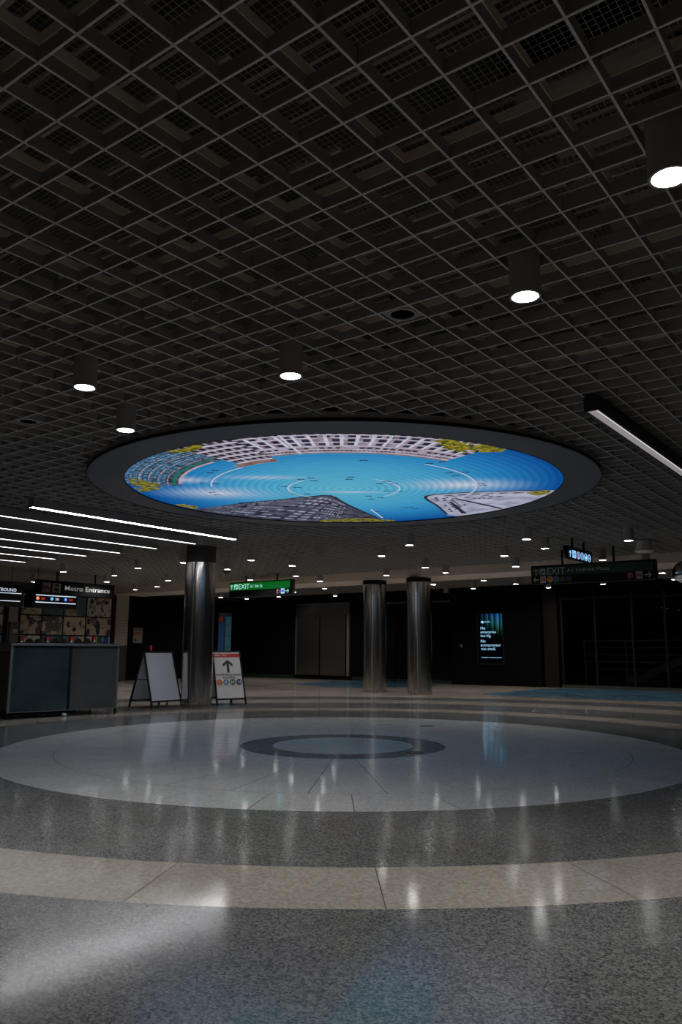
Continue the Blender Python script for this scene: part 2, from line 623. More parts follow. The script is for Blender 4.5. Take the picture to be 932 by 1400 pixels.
# ------------------------------------------------------------------ ceiling screen
ZS = H - 0.0557
screen_t = thing('ceiling_screen', 'large round ceiling screen showing a blue sky ringed by buildings', 'screen', (*PC, ZS), math.radians(BASE))
NS = 12
seg = MB().ring(R_SCREEN, R_FRAME, -0.0, 0.03, 0, 360 / NS, n=12, inset=0.0012).mesh('frame_panel', M_RING)
for k in range(NS):
    link('frame_panel', seg, screen_t, (0, 0, 0), math.radians(-104 + k * 360 / NS))
MB().ring(R_FRAME, R_FRAME + 0.012, -0.004, 0.024, n=128).build('outer_lip', M_BLACKM, screen_t)
MB().ring(R_FRAME - 0.01, R_FRAME + 0.004, 0.024, 0.075, n=128).build('outer_skirt', M_BLADE, screen_t)
MB().ring(R_SCREEN - 0.006, R_SCREEN, -0.002, 0.03, n=128).build('inner_lip', M_BLACKM, screen_t)
MB().ring(0, R_FRAME - 0.05, 0.035, 0.12, n=96).build('back_box', M_BLACK, screen_t)


def sky_material():
    m = bpy.data.materials.new('screen_sky')
    m.use_nodes = True
    nt = m.node_tree
    N, L = nt.nodes, nt.links
    for n in list(N):
        N.remove(n)
    out = N.new('ShaderNodeOutputMaterial')
    em = N.new('ShaderNodeEmission')
    em.inputs[1].default_value = SCREEN_POWER
    L.new(em.outputs[0], out.inputs[0])
    tc = N.new('ShaderNodeTexCoord')
    sp = N.new('ShaderNodeSeparateXYZ')
    L.new(tc.outputs['Object'], sp.inputs[0])
    # deep blue towards the right rim and the near edge, pale cyan in the middle
    ln = N.new('ShaderNodeVectorMath')
    ln.operation = 'LENGTH'
    L.new(tc.outputs['Object'], ln.inputs[0])
    rp = N.new('ShaderNodeValToRGB')
    e = rp.color_ramp.elements
    e[0].position = 0.0
    e[0].color = (*lin((104, 192, 222)), 1)
    e[1].position = 1.0
    e[1].color = (*lin((14, 82, 162)), 1)
    a = e.new(0.45)
    a.color = (*lin((78, 174, 218)), 1)
    b = e.new(0.72)
    b.color = (*lin((44, 140, 204)), 1)
    dv = N.new('ShaderNodeMath')
    dv.operation = 'DIVIDE'
    L.new(ln.outputs['Value'], dv.inputs[0])
    dv.inputs[1].default_value = R_SCREEN
    L.new(dv.outputs[0], rp.inputs[0])
    # clouds drifting across
    mp = N.new('ShaderNodeMapping')
    mp.inputs['Scale'].default_value = (0.45, 1.25, 1)
    mp.inputs['Location'].default_value = (0.35, 0.1, 0)
    L.new(tc.outputs['Object'], mp.inputs[0])
    cn = N.new('ShaderNodeTexNoise')
    cn.inputs['Scale'].default_value = 1.15
    cn.inputs['Detail'].default_value = 6
    cn.inputs['Roughness'].default_value = 0.5
    L.new(mp.outputs[0], cn.inputs['Vector'])
    cc = N.new('ShaderNodeMapRange')
    cc.inputs[1].default_value = 0.52
    cc.inputs[2].default_value = 0.72
    cc.inputs[4].default_value = 0.72
    L.new(cn.outputs[0], cc.inputs[0])
    total = None
    for cx, cy, sx, sy, g in ((-1.45, 0.30, 0.95, 0.55, 0.85), (1.30, -0.25, 1.0, 0.50, 0.75), (0.1, 0.18, 0.75, 0.10, 0.7), (-0.9, -0.6, 0.8, 0.2, 0.45), (-1.7, -0.45, 0.5, 0.3, 0.6)):
        m1 = N.new('ShaderNodeMapping')
        m1.inputs['Location'].default_value = (-cx / sx, -cy / sy, 0)
        m1.inputs['Scale'].default_value = (1 / sx, 1 / sy, 0)
        L.new(tc.outputs['Object'], m1.inputs[0])
        gr_ = N.new('ShaderNodeTexGradient')
        gr_.gradient_type = 'QUADRATIC_SPHERE'
        L.new(m1.outputs[0], gr_.inputs[0])
        k1 = N.new('ShaderNodeMath')
        k1.operation = 'MULTIPLY'
        L.new(gr_.outputs['Fac'], k1.inputs[0])
        k1.inputs[1].default_value = g * 1.7
        if total is None:
            total = k1.outputs[0]
        else:
            k2 = N.new('ShaderNodeMath')
            k2.operation = 'MAXIMUM'
            L.new(total, k2.inputs[0])
            L.new(k1.outputs[0], k2.inputs[1])
            total = k2.outputs[0]
    puff = N.new('ShaderNodeMapRange')
    puff.inputs[1].default_value = 0.25
    puff.inputs[2].default_value = 0.65
    puff.inputs[3].default_value = 0.25
    L.new(cn.outputs[0], puff.inputs[0])
    tot = N.new('ShaderNodeMath')
    tot.operation = 'MULTIPLY'
    tot.use_clamp = True
    L.new(total, tot.inputs[0])
    L.new(puff.outputs[0], tot.inputs[1])
    mx = N.new('ShaderNodeMix')
    mx.data_type = 'RGBA'
    L.new(tot.outputs[0], mx.inputs[0])
    L.new(rp.outputs[0], mx.inputs[6])
    mx.inputs[7].default_value = (*lin((214, 220, 238)), 1)
    # fine ring structure of the LED modules
    wv = N.new('ShaderNodeMath')
    wv.operation = 'MULTIPLY'
    L.new(ln.outputs['Value'], wv.inputs[0])
    wv.inputs[1].default_value = 2 * math.pi / 0.085
    sn = N.new('ShaderNodeMath')
    sn.operation = 'SINE'
    L.new(wv.outputs[0], sn.inputs[0])
    ma = N.new('ShaderNodeMath')
    ma.operation = 'MULTIPLY_ADD'
    L.new(sn.outputs[0], ma.inputs[0])
    ma.inputs[1].default_value = 0.11
    ma.inputs[2].default_value = 1.0
    mu = N.new('ShaderNodeMix')
    mu.data_type = 'RGBA'
    mu.blend_type = 'MULTIPLY'
    mu.inputs[0].default_value = 1
    L.new(mx.outputs[2], mu.inputs[6])
    L.new(ma.outputs[0], mu.inputs[7])
    L.new(mu.outputs[2], em.inputs[0])
    return m


def screen_mat(name, c, c2=None, scale=6.0):
    m = bpy.data.materials.new(name)
    m.use_nodes = True
    nt = m.node_tree
    N, L = nt.nodes, nt.links
    for n in list(N):
        N.remove(n)
    out = N.new('ShaderNodeOutputMaterial')
    em = N.new('ShaderNodeEmission')
    em.inputs[0].default_value = (*lin(c), 1)
    em.inputs[1].default_value = SCREEN_POWER
    L.new(em.outputs[0], out.inputs[0])
    if c2:
        tc = N.new('ShaderNodeTexCoord')
        n = N.new('ShaderNodeTexNoise')
        n.inputs['Scale'].default_value = scale
        n.inputs['Detail'].default_value = 5
        L.new(tc.outputs['Object'], n.inputs['Vector'])
        cr_ = N.new('ShaderNodeValToRGB')
        cr_.color_ramp.elements[0].position = 0.38
        cr_.color_ramp.elements[1].position = 0.62
        cr_.color_ramp.elements[0].color = (*lin(c), 1)
        cr_.color_ramp.elements[1].color = (*lin(c2), 1)
        L.new(n.outputs[0], cr_.inputs[0])
        L.new(cr_.outputs[0], em.inputs[0])
    return m


ZP = 0.012        # picture plane, recessed behind the frame panels
scr = MB().ring(0, R_SCREEN - 0.006, ZP, ZP + 0.02, n=128).build('screen', sky_material(), screen_t)
S_STONE = screen_mat('pic_stone', (138, 118, 126), (186, 176, 194), 7)
S_WIN = screen_mat('pic_window', (52, 56, 88), (34, 34, 48), 9)
S_ROOF = screen_mat('pic_roof', (132, 90, 80), (170, 140, 132), 8)
S_WHITE = screen_mat('pic_white', (214, 214, 232))
S_TEAL = screen_mat('pic_teal', (84, 112, 134), (40, 56, 62), 12)
S_TWIN = screen_mat('pic_tealwin', (52, 100, 168), (120, 176, 214), 16)
S_PINK = screen_mat('pic_pink', (206, 160, 178), (222, 190, 200), 9)
S_GREEN = screen_mat('pic_green', (30, 128, 108))
S_LEAF = screen_mat('pic_leaf', (70, 78, 24), (168, 154, 52), 18)
S_DARK = screen_mat('pic_dark', (38, 40, 54), (58, 60, 78), 6)
S_GREYB = screen_mat('pic_grey', (104, 106, 128), (176, 178, 202), 4)
S_BLD = screen_mat('pic_bld', (46, 48, 62), (92, 94, 114), 5)
S_PALE = screen_mat('pic_pale', (158, 160, 186), (196, 198, 220), 5)
S_BIRD = screen_mat('pic_bird', (34, 46, 74))


def pol(r, a):
    return (r * math.cos(math.radians(a)), r * math.sin(math.radians(a)))


RM = R_SCREEN - 0.008


def sector_pts(r0, r1, a0, a1, n=12):
    return [pol(r0, a0 + (a1 - a0) * k / n) for k in range(n + 1)] + [pol(r1, a1 + (a0 - a1) * k / n) for k in range(n + 1)]


class Pic(MB):
    def sec(self, r0, r1, a0, a1, z, n=None):
        n = n or max(1, int(abs(a1 - a0) / 3))
        for k in range(n):
            b0 = a0 + (a1 - a0) * k / n
            b1 = a0 + (a1 - a0) * (k + 1) / n
            self.flat([pol(r0, b0), pol(r1, b0), pol(r1, b1), pol(r0, b1)], z)
        return self


def pic(name, p, m):
    return tag(p.build(name, m, scr, raw=True), kind='stuff')


def polys(pp, z):
    p = Pic()
    for q in pp:
        p.flat(q, z)
    return p


def outline(px, rim=None, nrim=14):
    """polar outline list, optionally closed along the rim between two angles"""
    q = [pol(r, a) for r, a in px]
    if rim:
        q += [pol(RM, rim[0] + (rim[1] - rim[0]) * k / nrim) for k in range(nrim + 1)]
    return q


z1, z2, z3, z4 = ZP - .001, ZP - .002, ZP - .003, ZP - .004
# near curved stone facade
p = Pic().sec(1.70, RM, -115, -55, z1).sec(1.52, RM, -130, -115, z1)
pic('stone_facade', p, S_STONE)
p = Pic()
rng = random.Random(3)
for r0, r1, st, wd in [(1.775, 1.80, 1.3, 0.7), (1.86, 1.91, 2.2, 1.3), (1.99, 2.06, 3.6, 1.7), (2.11, 2.20, 3.6, 2.0), (2.25, 2.31, 2.8, 1.7), (2.35, 2.39, 2.4, 1.4)]:
    a = -114.5
    while a < -56:
        if rng.random() < 0.9:
            p.sec(r0, r1, a, a + wd, z2, 1)
        a += st
pic('facade_window', p, S_WIN)
p = Pic()
for r0 in (1.73, 1.83, 1.945, 2.085, 2.225, 2.33):
    p.sec(r0, r0 + 0.016, -115, -55, z2)
a = -112.8
while a < -56:
    p.sec(1.97, 2.32, a, a + 0.9, z2, 1)
    a += 3.6
pic('facade_moulding', p, S_WHITE)
pic('facade_cornice', Pic().sec(1.695, 1.722, -115, -55, z3).sec(1.50, 1.60, -134, -115, z3), S_ROOF)
# slanted block beside it
p = Pic()
for r0 in (1.66, 1.79, 1.92, 2.05, 2.18, 2.31):
    a = -129.6
    while a < -115.5:
        p.sec(r0, r0 + 0.072, a, a + 1.7, z2, 1)
        a += 2.7
pic('block_window', p, S_WIN)
p = Pic()
for r0 in (1.62, 1.745, 1.875, 2.005, 2.135, 2.265, 2.39):
    p.sec(r0, r0 + 0.026, -130, -115, z3)
pic('block_band', p, S_WHITE)
# glass tower on the left
pic('tower', Pic().sec(1.82, RM, -176, -130, z1), S_TEAL)
p = Pic()
for r0 in (1.985, 2.035, 2.085, 2.135, 2.185, 2.235, 2.285, 2.335, 2.375):
    a = -175
    while a < -131:
        if rng.random() < 0.75:
            p.sec(r0, r0 + 0.032, a, a + 0.8, z2, 1)
        a += 1.25
pic('tower_window', p, S_TWIN)
p = Pic()
for r0 in (1.955, 2.055, 2.155, 2.255):
    a = -175
    while a < -131:
        if rng.random() < 0.6:
            p.sec(r0, r0 + 0.014, a, a + 0.7, z3, 1)
        a += 1.1
pic('tower_balcony', p, S_PINK)
pic('tower_edge', Pic().sec(1.815, 1.845, -172, -134, z3), S_PINK)
pic('tower_trim', Pic().sec(1.88, 1.905, -174, -133, z3), S_GREEN)
# dark building on the far edge
o1 = [(1.948, 144.4), (1.5, 144.7), (1.139, 141.6), (0.728, 135.9), (0.442, 125.4), (0.40, 112), (0.502, 99.6), (0.70, 92), (0.935, 86.8), (1.317, 81.4), (1.873, 77), (2.2, 76)]
fanc = pol(1.6, 110)


def fan(px, rim, z, c):
    q = outline(px, rim)
    p_ = Pic()
    for i in range(len(q)):
        p_.flat([c, q[i], q[(i + 1) % len(q)]], z)
    return p_


pic('far_building', fan(o1, (76, 144.4), z1, fanc), S_BLD)
p = Pic()
for i in range(len(o1) - 1):
    a0 = np.array(pol(*o1[i]))
    a1 = np.array(pol(*o1[i + 1]))
    c_ = np.array(fanc)
    p.flat([tuple(a0), tuple(a1), tuple(a1 + (c_ - a1) * 0.045), tuple(a0 + (c_ - a0) * 0.045)], z3)
pic('far_building_roofline', p, S_DARK)
p = Pic()
for i, f in enumerate((0.08, 0.18, 0.28, 0.38, 0.48, 0.58, 0.68, 0.78, 0.88)):
    for k in range(len(o1) - 4):
        a0 = np.array(pol(*o1[k]))
        a1 = np.array(pol(*o1[k + 1]))
        e0 = np.array(pol(RM, o1[k][1] * 0.8 + 22))
        e1 = np.array(pol(RM, o1[k + 1][1] * 0.8 + 22))
        n = max(2, int(np.linalg.norm(a1 - a0) / 0.05))
        for s in range(n):
            if rng.random() < 0.78:
                t0, t1 = s / n, (s + 0.68) / n
                b0 = a0 + (a1 - a0) * t0
                b1 = a0 + (a1 - a0) * t1
                g0 = e0 + (e1 - e0) * t0
                g1 = e0 + (e1 - e0) * t1
                p.flat([tuple(b0 + (g0 - b0) * f), tuple(b1 + (g1 - b1) * f), tuple(b1 + (g1 - b1) * (f + 0.05)), tuple(b0 + (g0 - b0) * (f + 0.05))], z2)
pic('far_building_window', p, S_GREYB)
# pale building at the right
o2 = [(2.222, 51.1), (1.538, 40.9), (1.25, 34.5), (1.092, 28.2), (1.03, 21), (1.088, 15.1), (1.25, 9.5), (1.447, 5.5), (2.042, 0.3), (2.3, 0.2)]
pic('right_building', fan(o2, (0.6, 50), z1, pol(1.7, 24)), S_PALE)
p = Pic()
for i in range(len(o2) - 1):
    a0 = np.array(pol(*o2[i]))
    a1 = np.array(pol(*o2[i + 1]))
    cc_ = np.array(pol(1.75, 24))
    p.flat([tuple(a0), tuple(a1), tuple(a1 + (cc_ - a1) * 0.07), tuple(a0 + (cc_ - a0) * 0.07)], z2)
    for f in (0.2, 0.36, 0.52, 0.68):
        n = max(1, int(np.linalg.norm(a1 - a0) / 0.16))
        for s in range(n):
            b0 = a0 + (a1 - a0) * (s + 0.15) / n
            b1 = a0 + (a1 - a0) * (s + 0.75) / n
            if rng.random() < 0.7:
                p.flat([tuple(b0 + (cc_ - b0) * f), tuple(b1 + (cc_ - b1) * f), tuple(b1 + (cc_ - b1) * (f + 0.07)), tuple(b0 + (cc_ - b0) * (f + 0.07))], z2)
p.flat([pol(1.5, 30), pol(1.55, 30), pol(2.3, 44), pol(2.26, 45.5)], z2)
p.flat([pol(1.4, 22), pol(1.46, 21), pol(2.38, 30), pol(2.38, 31.5)], z2)
pic('right_building_dark', p, S_DARK)  # dark outline, windows and slanted strips of the pictured building
# leaves round the rim
rng = random.Random(11)
p = Pic()


def leaves(a0, a1, r0, cnt, s=0.05):
    for _ in range(cnt):
        a = rng.uniform(a0, a1)
        edge = 1 - abs((a - (a0 + a1) / 2) / ((a1 - a0) / 2)) ** 2
        r = RM - rng.random() * (RM - r0) * (0.25 + 0.75 * edge) - s
        c = pol(r, a)
        k = rng.uniform(0.5, 1.0) * s
        t = rng.uniform(0, 6)
        p.flat([(c[0] + k * math.cos(t + q * 1.047) * rng.uniform(.7, 1.1), c[1] + k * math.sin(t + q * 1.047) * rng.uniform(.7, 1.1)) for q in range(6)], z4)


leaves(-69, -52, 2.12, 130)
leaves(0.5, 7, 2.2, 40)
leaves(-184, -168, 2.1, 90)
leaves(72, 98, 2.1, 150)
leaves(146, 154, 2.25, 40)
leaves(-133, -124, 2.3, 40)
pic('foliage', p, S_LEAF)
# compass circles and lines
p = Pic()
for r, a0, a1 in ((1.49, -176, -133), (1.49, -58, 14), (0.635, 128, 228), (0.635, -58, 42)):
    p.sec(r - 0.009, r + 0.009, a0, a1, z4, int((a1 - a0) / 2))
for a, r0, r1 in ((-103.8, 1.70, RM), (74.7, 1.35, 2.07)):
    d = 0.012
    u = pol(1, a)
    n = (-u[1] * d, u[0] * d)
    p.flat([(u[0] * r0 - n[0], u[1] * r0 - n[1]), (u[0] * r1 - n[0], u[1] * r1 - n[1]), (u[0] * r1 + n[0], u[1] * r1 + n[1]), (u[0] * r0 + n[0], u[1] * r0 + n[1])], z4)
pic('compass_lines', p, S_WHITE)
p = Pic()
birds = [(287, 646), (294, 643), (277, 660), (295, 661), (290, 673), (297, 676), (330, 687), (342, 687), (411, 655), (425, 653), (429, 657), (389, 665), (406, 666), (402, 675), (413, 678), (420, 675), (479, 652), (477, 655), (497, 629), (519, 661), (529, 658), (539, 661), (529, 671), (546, 672), (504, 678), (507, 682), (520, 680), (614, 646), (623, 650), (636, 645), (658, 661), (660, 663), (553, 694), (560, 693), (568, 695), (515, 699), (587, 633), (605, 631)]
ca, sa = math.cos(-YAW), math.sin(-YAW)
for x, y in birds:
    q = atz(x, y, ZS + ZP)
    dx, dy = q[0] - PC[0], q[1] - PC[1]
    c = (dx * ca - dy * sa, dx * sa + dy * ca)
    for sx in (-1, 1):
        p.flat([c, (c[0] + sx * 0.025, c[1] + 0.018), (c[0] + sx * 0.05, c[1] + 0.004), (c[0] + sx * 0.022, c[1] - 0.022), (c[0], c[1] - 0.03)], z4)
pic('birds', p, S_BIRD)

# ------------------------------------------------------------------ downlights
DROP = 0.187
dl = thing('ceiling_downlight', '', 'downlight', (0, 0, 0), 0, 'cylinder downlights hanging from the grid ceiling')
hs = MB()
RO, RI = 0.074, 0.066
hs.ring(RI, RO, 0.0, DROP + 0.05, n=32)
hs.ring(0, RI + 0.001, DROP + 0.035, DROP + 0.05, n=32)
hs.build('housing', M_HOUSE, dl, smooth=True)
MB().ring(RI - 0.004, RI, 0.001, 0.012, n=32).build('trim_ring', M_HOUSEIN, dl)
MB().ring(0, RI, 0.012, 0.018, n=32).build('lens', M_LENS, dl)
lamp_d = bpy.data.lights.new('lamp', 'AREA')
lamp_d.shape = 'DISK'
lamp_d.size = 0.12
lamp_d.energy = LAMP_WATT
lamp_d.spread = math.radians(LAMP_BEAM)
lamp_d.color = (1.0, 0.975, 0.94)
link('lamp', lamp_d, dl, (0, 0, 0.008))
first = [True]


def snap(p):
    i = math.floor((p[0] - U0) / CELL) + 0.5
    j = math.floor((p[1] - V0) / CELL) + 0.5
    return (U0 + i * CELL, V0 + j * CELL)


def place_light(px, label):
    p = snap(atz(px[0], px[1], H - DROP))
    loc = (p[0], p[1], H - DROP)
    if first[0]:
        first[0] = False
        dl.location = loc
        dl['label'] = label
    else:
        dup(dl, loc, label=label)


LIGHTS = [
    ((912, 242), 'largest lit cylinder downlight, at the top right edge of the picture'),
    ((720, 405), 'big lit cylinder downlight above the right side of the round screen'),
    ((400, 515), 'lit cylinder downlight just above the top edge of the round screen'),
    ((117, 529), 'left of the two lit downlights above the left end of the round screen'),
    ((173, 588), 'lit downlight closest to the upper left rim of the round screen'),
    ((88.8, 781.8), 'lit downlight just above the middle of the hanging Metro Entrance sign'),
    ((47.6, 796), 'lit downlight at the upper left corner of the Metro Entrance sign'),
    ((157.6, 787), 'higher of the two lit downlights above the right end of Metro Entrance sign'),
    ((147.5, 795.4), 'lower of the two lit downlights above the right end of Metro Entrance sign'),
    ((189.3, 778), 'lit downlight midway between Metro Entrance sign and the big steel column'),
    ((183, 806.5), 'lit downlight against the beige beam right above the perforated white panel'),
    ((230.5, 794), 'lit downlight left of the big steel column, just above the beige beam'),
    ((217.8, 802.6), 'lit downlight in front of the beige beam left of the big steel column'),
    ((348.8, 766.3), 'lit downlight above the middle of the lit green EXIT sign'),
    ((406.4, 773.5), 'upper of two lit downlights above the right end of the lit green EXIT sign'),
    ((405.7, 787.5), 'lower of two lit downlights above the right end of the lit green EXIT sign'),
    ((255, 769.7), 'lit downlight touching the left edge of the big steel column top'),
    ((340.5, 793.6), 'lit downlight hanging right before the top edge of the lit green EXIT sign'),
    ((437.6, 794.7), 'lit downlight before the beige beam between green EXIT sign and column pair'),
    ((402.3, 810), 'lit downlight beyond the beam at the right edge of the lit green EXIT sign'),
    ((444.8, 805), 'lit downlight beyond the beam above the steel double door, upper one'),
    ((339, 819), 'lit downlight beyond the beam below the left half of the lit green EXIT sign'),
    ((382.7, 816.3), 'lit downlight beyond the beam below the right half of the lit green EXIT sign'),
    ((299, 816.8), 'lit downlight beyond the beam at the right edge of the big steel column'),
    ((459, 815), 'lit downlight beyond the beam above the steel double door, lower one'),
    ((520.9, 759.7), 'lit downlight below the round screen, above the left column of the pair'),
    ((567.5, 745.7), 'lit downlight below the round screen, above the right column of the pair'),
    ((582.4, 775.6), 'lit downlight just above the beam over the right column of the pair'),
    ((519.8, 786.7), 'lit downlight in front of the beam just above the left column of the pair'),
    ((612, 782.8), 'lit downlight in front of the beam right of the column pair'),
    ((590.9, 799.3), 'lit downlight beyond the beam touching the right column of the pair'),
    ((658.9, 793.4), 'upper of two lit downlights beyond the beam above the glowing poster screen'),
    ((652, 805), 'lower of two lit downlights beyond the beam above the glowing poster screen'),
    ((721.6, 737.3), 'lit downlight highest above the left end of the dark Hallidie Plaza sign'),
    ((747.6, 750.9), 'lit downlight left of the small glowing blue sign'),
    ((692, 760), 'lit downlight up left of the dark Hallidie Plaza sign, well above the beam'),
    ((708.7, 774.6), 'lit downlight before the beam beside the left end of the Hallidie Plaza sign'),
    ((863.8, 740), 'lit downlight above the white ceiling horn near the right edge'),
    ((824.9, 765.6), 'lit downlight right of the small glowing blue sign over the Hallidie Plaza sign'),
    ((885.7, 766.9), 'lit downlight just under the white ceiling horn'),
    ((899.5, 783.9), 'lit downlight beyond the beam at the right end of the Hallidie Plaza sign'),
    ((921.7, 792.9), 'lit downlight beyond the beam at the lower left of the round mirror'),
    ((705.6, 798.8), 'lit downlight beyond the beam at the left end of the Hallidie Plaza sign'),
    ((747.4, 804), 'lit downlight beyond the beam under the left half of the Hallidie Plaza sign'),
    ((823.3, 798.8), 'lit downlight beyond the beam under the middle of the Hallidie Plaza sign'),
    ((1010, 330), 'lit downlight out past the right edge of the picture'),
    ((-60, 430), 'lit downlight out past the left edge of the picture'),
]
for px, lab in LIGHTS:
    place_light(px, lab)
# the row goes on beside and behind the camera
for (x, y), lab in [((1.3, 1.5), 'lit downlight overhead to the right of the camera'), ((-1.6, -1.4), 'lit downlight behind the camera on the left')]:
    p = snap((x, y))
    dup(dl, (p[0], p[1], H - DROP), label=lab)
# unlit ones
for px, lab in [((445, 756), 'unlit cylinder downlight below the round screen between green EXIT sign and columns'), ((608.7, 810.5), 'unlit cylinder downlight beyond the beam right of the column pair')]:
    p = snap(atz(px[0], px[1], H - DROP))
    u = thing('unlit_downlight', lab, 'downlight', (p[0], p[1], H - DROP), 0, 'unlit cylinder downlights')
    hs.build('housing', M_HOUSE, u, smooth=True)
    MB().ring(0, RI, 0.012, 0.018, n=32).build('lens', M_BLACK, u)
# open sockets in a grid cell
for px, lab in [((553, 428), 'square plate with empty round socket in the grid above the screen'), ((40, 574), 'square plate with empty round socket in the grid at the left edge')]:
    p = snap(atz(px[0], px[1], H))
    s = thing('ceiling_socket', lab, 'socket', (p[0], p[1], H), 0, 'empty round sockets in the grid')
    pl = MB()
    q = CELL / 2 - BT / 2
    n = 32
    for k in range(n):
        a0, a1 = 2 * math.pi * k / n, 2 * math.pi * (k + 1) / n

        def sq(a):
            c, s_ = math.cos(a), math.sin(a)
            m_ = max(abs(c), abs(s_))
            return (q * c / m_, q * s_ / m_)
        i0 = (0.080 * math.cos(a0), 0.080 * math.sin(a0))
        i1 = (0.080 * math.cos(a1), 0.080 * math.sin(a1))
        pl.add([(*i0, 0.014), (*i1, 0.014), (*sq(a1), 0.014), (*sq(a0), 0.014)], [(0, 1, 2, 3)])
    pl.build('plate', M_HOUSE, s, raw=True)
    MB().ring(0.068, 0.084, 0.004, 0.015, n=32).build('socket_ring', M_BLADE, s, smooth=True)
    MB().ring(0.064, 0.070, 0.012, 0.14, n=32).build('socket_tube', M_BLACK, s, smooth=True)

# ------------------------------------------------------------------ linear fixtures
FD = 0.112       # hanging depth of the linear boxes


def linear(name, label, X, ya, yb, lens, nseg, edge=None, hw=0.033, box=None):
    box = box or M_FIXT
    t = thing(name, label, 'light fixture', (X, ya, H - FD), 0, 'linear light fixtures')
    ln_ = yb - ya
    h = MB()
    h.box((-0.058, 0, 0.012), (0.058, ln_, FD))
    h.box((-0.058, 0, 0), (-hw - 0.001, ln_, 0.012))
    h.box((hw + 0.001, 0, 0), (0.058, ln_, 0.012))
    h.build('housing', box, t)
    for k in range(nseg):
        a = ln_ * k / nseg + 0.015
        b = ln_ * (k + 1) / nseg - 0.015
        MB().box((-hw, a, 0.002), (hw, b, 0.010)).build('lens', lens, t)
    if edge:
        MB().box((0.034, 0.0, -0.002), (0.040, ln_, 0.0)).build('lit_edge', edge, t)
    MB().box((-0.058, -0.004, 0), (0.058, 0, FD)).build('end_cap', box, t)
    return t


rows = [(322, 738), (268, 744), (215, 750.5), (164.8, 756.5), (118.5, 760.6), (76.5, 764.8), (36, 769)]
ordn = ['nearest and brightest linear ceiling light, crossing the left side of the picture', 'second linear ceiling light counted from the brightest one on the left', 'third linear ceiling light counted from the brightest one on the left',
        'fourth linear ceiling light counted from the brightest one on the left', 'fifth linear ceiling light counted from the brightest one on the left', 'sixth linear ceiling light counted from the brightest one on the left',
        'last short-looking linear ceiling light, farthest of the left group']
for (px, py), lab in zip(rows, ordn):
    p = atz(px, py, H - FD)
    n1 = lab.startswith('nearest')
    linear('linear_light', lab, p[0], 5.55, p[1], M_LINE if n1 else M_LINE2, 3, hw=0.046 if n1 else 0.026, box=M_FIXT2)
pr_ = atz(809, 562, H - FD)
linear('linear_light', 'dim linear ceiling light in a black box at the right edge', pr_[0], pr_[1], pr_[1] + 3.75, M_LINEDIM, 3, M_LINEEDGE)

# ------------------------------------------------------------------ walls
wl = struct(MB().box((X_L - 0.2, Y_N, 0), (X_L, Y_F, H + 1.0)).build('wall_left', mat('left_wall_paint', (0.055, 0.052, 0.05), 0.7)))
MB().box((X_L, 16.66, 0), (X_L + 0.02, Y_F, H - 0.12)).build('panel', M_BLACKW, wl)
struct(MB().box((X_R, Y_N, 0), (X_R + 0.2, Y_F, H + 1.0)).build('wall_right', mat('right_wall_paint', (0.10, 0.095, 0.09), 0.7)))
struct(MB().box((X_L, Y_N - 0.2, 0), (X_R, Y_N, H + 1.0)).build('wall_near', mat('near_wall_paint', (0.10, 0.095, 0.09), 0.7)))
WG0, WG1 = -8.40, -0.9
wf = struct(MB().box((X_L, Y_F, 0), (WG0, Y_F + 0.2, H + 1.0)).box((WG1, Y_F, 0), (X_R, Y_F + 0.2, H + 1.0)).box((WG0, Y_F, 2.62), (WG1, Y_F + 0.2, H + 1.0)).build('wall_far', M_BLACKW))
struct(MB().box((WG0 - 2, Y_F + 4.6, -0.1), (WG1 + 2, Y_F + 4.8, 4)).box((WG0 - 2.2, Y_F + 0.2, -0.1), (WG0 - 2, Y_F + 4.8, 4)).box((WG1 + 2, Y_F + 0.2, -0.1), (WG1 + 2.2, Y_F + 4.8, 4)).build('wall_stairwell', M_BLACKW))

# black wall block with the poster screen
aw = struct(MB().box((-11.78, 21.45, 0), (-8.95, Y_F, H - 0.02)).build('wall_poster', M_BLACKW))
for xx in (-10.9 - 0.45, -9.0):
    MB().box((xx - 0.006, 21.446, 0.05), (xx + 0.006, 21.45, 2.75)).build('panel_joint', M_BLACKM, aw)
struct(MB().box((-8.86, 21.5, 0), (-8.46, Y_F, H - 0.02)).build('wall_pier', mat('purple_brown_paint', (0.012, 0.008, 0.008), 0.7, spec=0.15)))
struct(MB().box((X_L, Y_F - 0.03, 0), (-18.1, Y_F, 0.12)).box((-15.6, Y_F - 0.03, 0), (-11.8, Y_F, 0.12)).build('baseboard_far', mat('green_base', (0.012, 0.022, 0.014), 0.6)))

# steel double door
dr = struct(link('door_1', None, None, (-16.85, Y_F, 0)))
dr['label'] = 'tall brushed steel double door in the black far wall'
DW, DT = 1.16, 2.57
MB().box((-DW, -0.06, 2.14), (DW, -0.0, DT)).build('transom', M_STEELD, dr)
MB().box((-DW, -0.075, DT - 0.05), (DW, -0.06, DT - 0.02)).build('transom_rib', M_ALU, dr)
MB().box((-DW, -0.07, 0.14), (-DW + 0.05, 0, 2.14)).build('jamb', M_ALU, dr)
MB().box((DW - 0.11, -0.07, 0.14), (DW, 0, 2.14)).build('jamb', M_ALU, dr)
MB().bbox((-DW + 0.05, -0.05, 0.14), (-0.135, -0.0, 2.14), 0.006).build('door_leaf', M_STEELD, dr)
MB().bbox((-0.085, -0.05, 0.14), (DW - 0.18, -0.0, 2.14), 0.006).build('door_leaf', M_STEELD, dr)
for x0, x1 in ((-DW + 0.05, -0.135), (-0.085, DW - 0.18)):
    MB().box((x0, -0.056, 0.52), (x1, -0.05, 0.535)).build('kick_seam', M_STEELD, dr)
    MB().box((x0 + 0.05, -0.058, 1.98), (x1 - 0.05, -0.05, 2.0)).build('top_seam', M_STEELD, dr)

